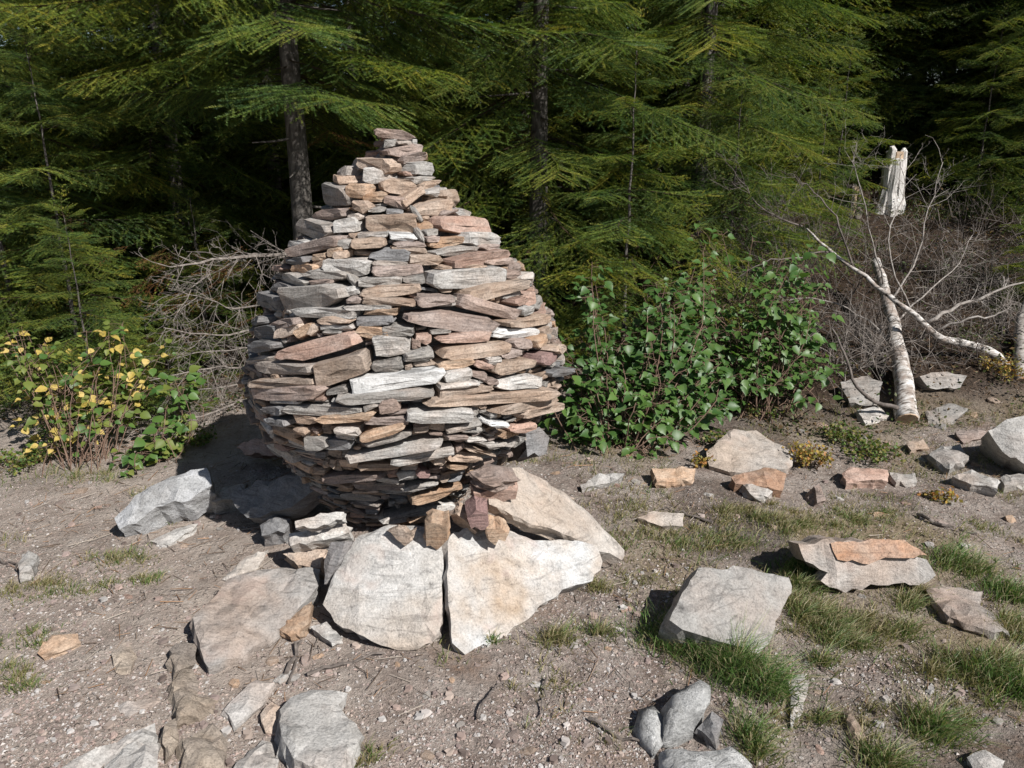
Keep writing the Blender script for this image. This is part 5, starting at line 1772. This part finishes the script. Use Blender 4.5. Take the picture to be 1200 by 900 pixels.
# tangles of dead twigs on the bank
brush = [(900, 260, 5.6, .5, 'grey tangle of dead twigs above the taller leafy bush'), (860, 215, 6.2, .55, 'dead brushwood below the thin spruce trunks'),
         (960, 240, 5.9, .5, 'dead brushwood left of the pale split stump'), (1100, 300, 5.6, .55, 'dead brushwood right of the arching birch limb'),
         (1150, 380, 5.2, .4, 'dead twigs at the right edge above the cut birch limb'), (1140, 230, 6.3, .6, 'brown brushwood right of the pale split stump'),
         (980, 360, 5.0, .4, 'fine grey twigs between the leafy bush and the birch trunk'), (1010, 420, 4.7, .3, 'dead twigs on the ground left of the birch trunk'), (1090, 430, 4.9, .35, 'dead twigs on the ground right of the birch trunk'),
         (820, 300, 5.2, .35, 'reddish bare stems above the low leafy bush'), (1180, 300, 5.8, .5, 'dead brushwood at the right edge of the photo')]
for i, (px, py, Y, s, lab) in enumerate(brush):
    p = at(px, py, Y)
    g = Hs(p.x, p.y)
    b = Buf()
    base = Vector((p.x, p.y, g))
    top = max(p.z, g + .25)
    for _ in range(19):
        st = base + Vector((random.gauss(0, s * .5), random.gauss(0, s * .35), 0))
        st.z = Hs(st.x, st.y)
        e = Vector((st.x + random.gauss(0, s * .6), st.y + random.gauss(0, s * .3), g + (top - g) * random.uniform(.3, 1.25)))
        P = curve_pts([st, st.lerp(e, .5) + Vector((random.gauss(0, .08), random.gauss(0, .05), random.uniform(-.05, .12))), e], 7, .01)
        tube(b, P, list(np.linspace(.0042, .0014, 7)), 4, cap=False)
        twigs(b, P, 8, .12, .42, .0016, .9, 1, .1)
    tag(link('dead_brushwood', b.mesh('dead_brushwood', (M_DEADD, M_DEADM, M_DEADD)[i % 3] if i != 9 else M_STEM, origin=base), None, Matrix.Translation(base)), lab, 'brushwood', 'dead brushwood on the bank')
# sticks lying on the clearing
for (c, r, lab) in [([(690, 842), (715, 858), (745, 868), (772, 885)], .006, 'dark stick lying on the soil left of the lichened boulders'), ([(640, 795), (637, 815), (632, 840)], .004, 'short thin twig on bare soil in front of the right white slab'),
                    ([(335, 790), (352, 752), (338, 800)], .007, 'dark bent root by the brown stones below the pinkish slab'), ([(360, 790), (400, 778), (450, 765)], .007, 'half buried grey root below the left white slab'),
                    ([(835, 612), (800, 600), (775, 596)], .006, 'pale stick behind the flat tan stone'), ([(1075, 603), (1105, 615), (1145, 625)], .009, 'brown stick in the litter above the long orange topped block'),
                    ([(0, 655), (12, 660), (20, 668)], .005, 'dark twig at the left edge beside the pale grey stone'), ([(560, 842), (575, 812), (585, 800)], .004, 'thin twig on the soil between the small stones in front')]:
    P = curve_pts([hit(x, y, .012) for x, y in c], 9, .005)
    b = Buf()
    tube(b, P, list(np.linspace(r, r * .5, 9)), 6, wob=.2)
    tag(link('fallen_stick', b.mesh('fallen_stick', M_DEADD, origin=P[0]), None, Matrix.Translation(P[0])), lab, 'stick')

# bilberry and dry leaf cover on the bank and under the trees
ub = Buf()
n = 75000
x = rng.uniform(-4.5, 6.5, n)
y = 4.3 - .4 * sstep(.9, 1.6, x) + 4.5 * rng.random(n) ** 1.5
keep = (rng.random(n) < .55 + 1.6 * vnoise(x, y, .45, 3)) & (y > 4.45 - .5 * sstep(.9, 1.6, x) + .4 * vnoise(x, y, .9, 6) - .12 * (x < -1))
x, y = x[keep], y[keep]
n = len(x)
z = H(x, y) + (.14 + .16 * sstep(.3, 1.2, x)) * sstep(3.7, 4.9, y) * rng.random(n) ** 1.5 * (0.4 + vnoise(x, y, .5, 2) + .5)
P = np.stack([x, y, z], 1)
d = rng.normal(0, 1, (n, 3)) * (1, 1, .5)
d /= np.linalg.norm(d, axis=1)[:, None]
sd = np.cross(d, rng.normal(0, .5, (n, 3)) + (0, 0, 1))
sd /= np.linalg.norm(sd, axis=1)[:, None]
L = rng.uniform(.014, .034, n)[:, None]
V = np.stack([P, P + d * L * .5 + sd * L * .28, P + d * L, P + d * L * .5 - sd * L * .28], 1).reshape(-1, 3)
q = np.arange(n)[:, None] * 4
ub.add(V, np.concatenate([q + np.array([0, 1, 2]), q + np.array([0, 2, 3])]))
pc = np.array([(.05, .075, .02), (.035, .055, .018), (.075, .085, .025), (.09, .055, .025), (.13, .085, .04), (.06, .045, .03)])
pick = np.clip((rng.integers(0, 6, n) + (vnoise(x, y, .6, 7) * 4).astype(int)), 0, 5)
ub.C.append(np.repeat(pc[pick] * rng.uniform(.7, 1.25, (n, 1)), 4, 0))
tag(link('undergrowth', ub.mesh('undergrowth', M_HERB)), kind='stuff')

for (px, py, r, h, n, lab) in [(1130, 330, .3, .22, 420, 'green bush of small leaves on the bank behind the arching birch limb'), (1010, 300, .25, .2, 340, 'olive bush of small leaves on the bank left of the birch trunk top'),
                               (1090, 265, .3, .22, 360, 'dark green low bush on the bank below the pale split stump'), (1180, 270, .3, .25, 360, 'olive low bush on the bank at the right edge of the photo'), (1150, 400, .2, .12, 260, 'bilberry clump under the arching birch limb'),
                               (700, 300, .25, .2, 260, 'reddish low bush between the cairn and the young spruces'), (800, 290, .25, .25, 300, 'reddish bush of thin stems above the low leafy bush')]:
    herb(lab, px, py, r, h, n, [(.16, .08, .035), (.12, .10, .03), (.09, .11, .03)] if 'reddish' in lab else [(.055, .085, .022), (.085, .10, .028), (.04, .065, .02), (.12, .10, .035)])

herb('dark low bush hiding the foot of the pale split stump', 1056, 243, .28, .16, 420, [(.055, .075, .022), (.07, .06, .03), (.04, .055, .02)])
herb('brown low bush left of the pale split stump', 1015, 248, .3, .18, 380, [(.075, .055, .03), (.05, .06, .022), (.10, .07, .04)])

# tell apart the things whose labels still coincide, by their order from the left
same = {}
for o in list(SC.objects):
    if o.parent is None and o.get('label'):
        same.setdefault(o['label'], []).append(o)
for lab, lst in same.items():
    if len(lst) > 1:
        lst.sort(key=lambda o: float(project(tuple(o.location))[0]))
        wd = {2: ['left one', 'right one'], 3: ['left one', 'middle one', 'right one']}.get(len(lst), ['leftmost', 'second from left', 'third from left', 'fourth from left', 'fifth from left', 'sixth from left'])
        for o, w in zip(lst, wd):
            o['label'] = lab + ', ' + w
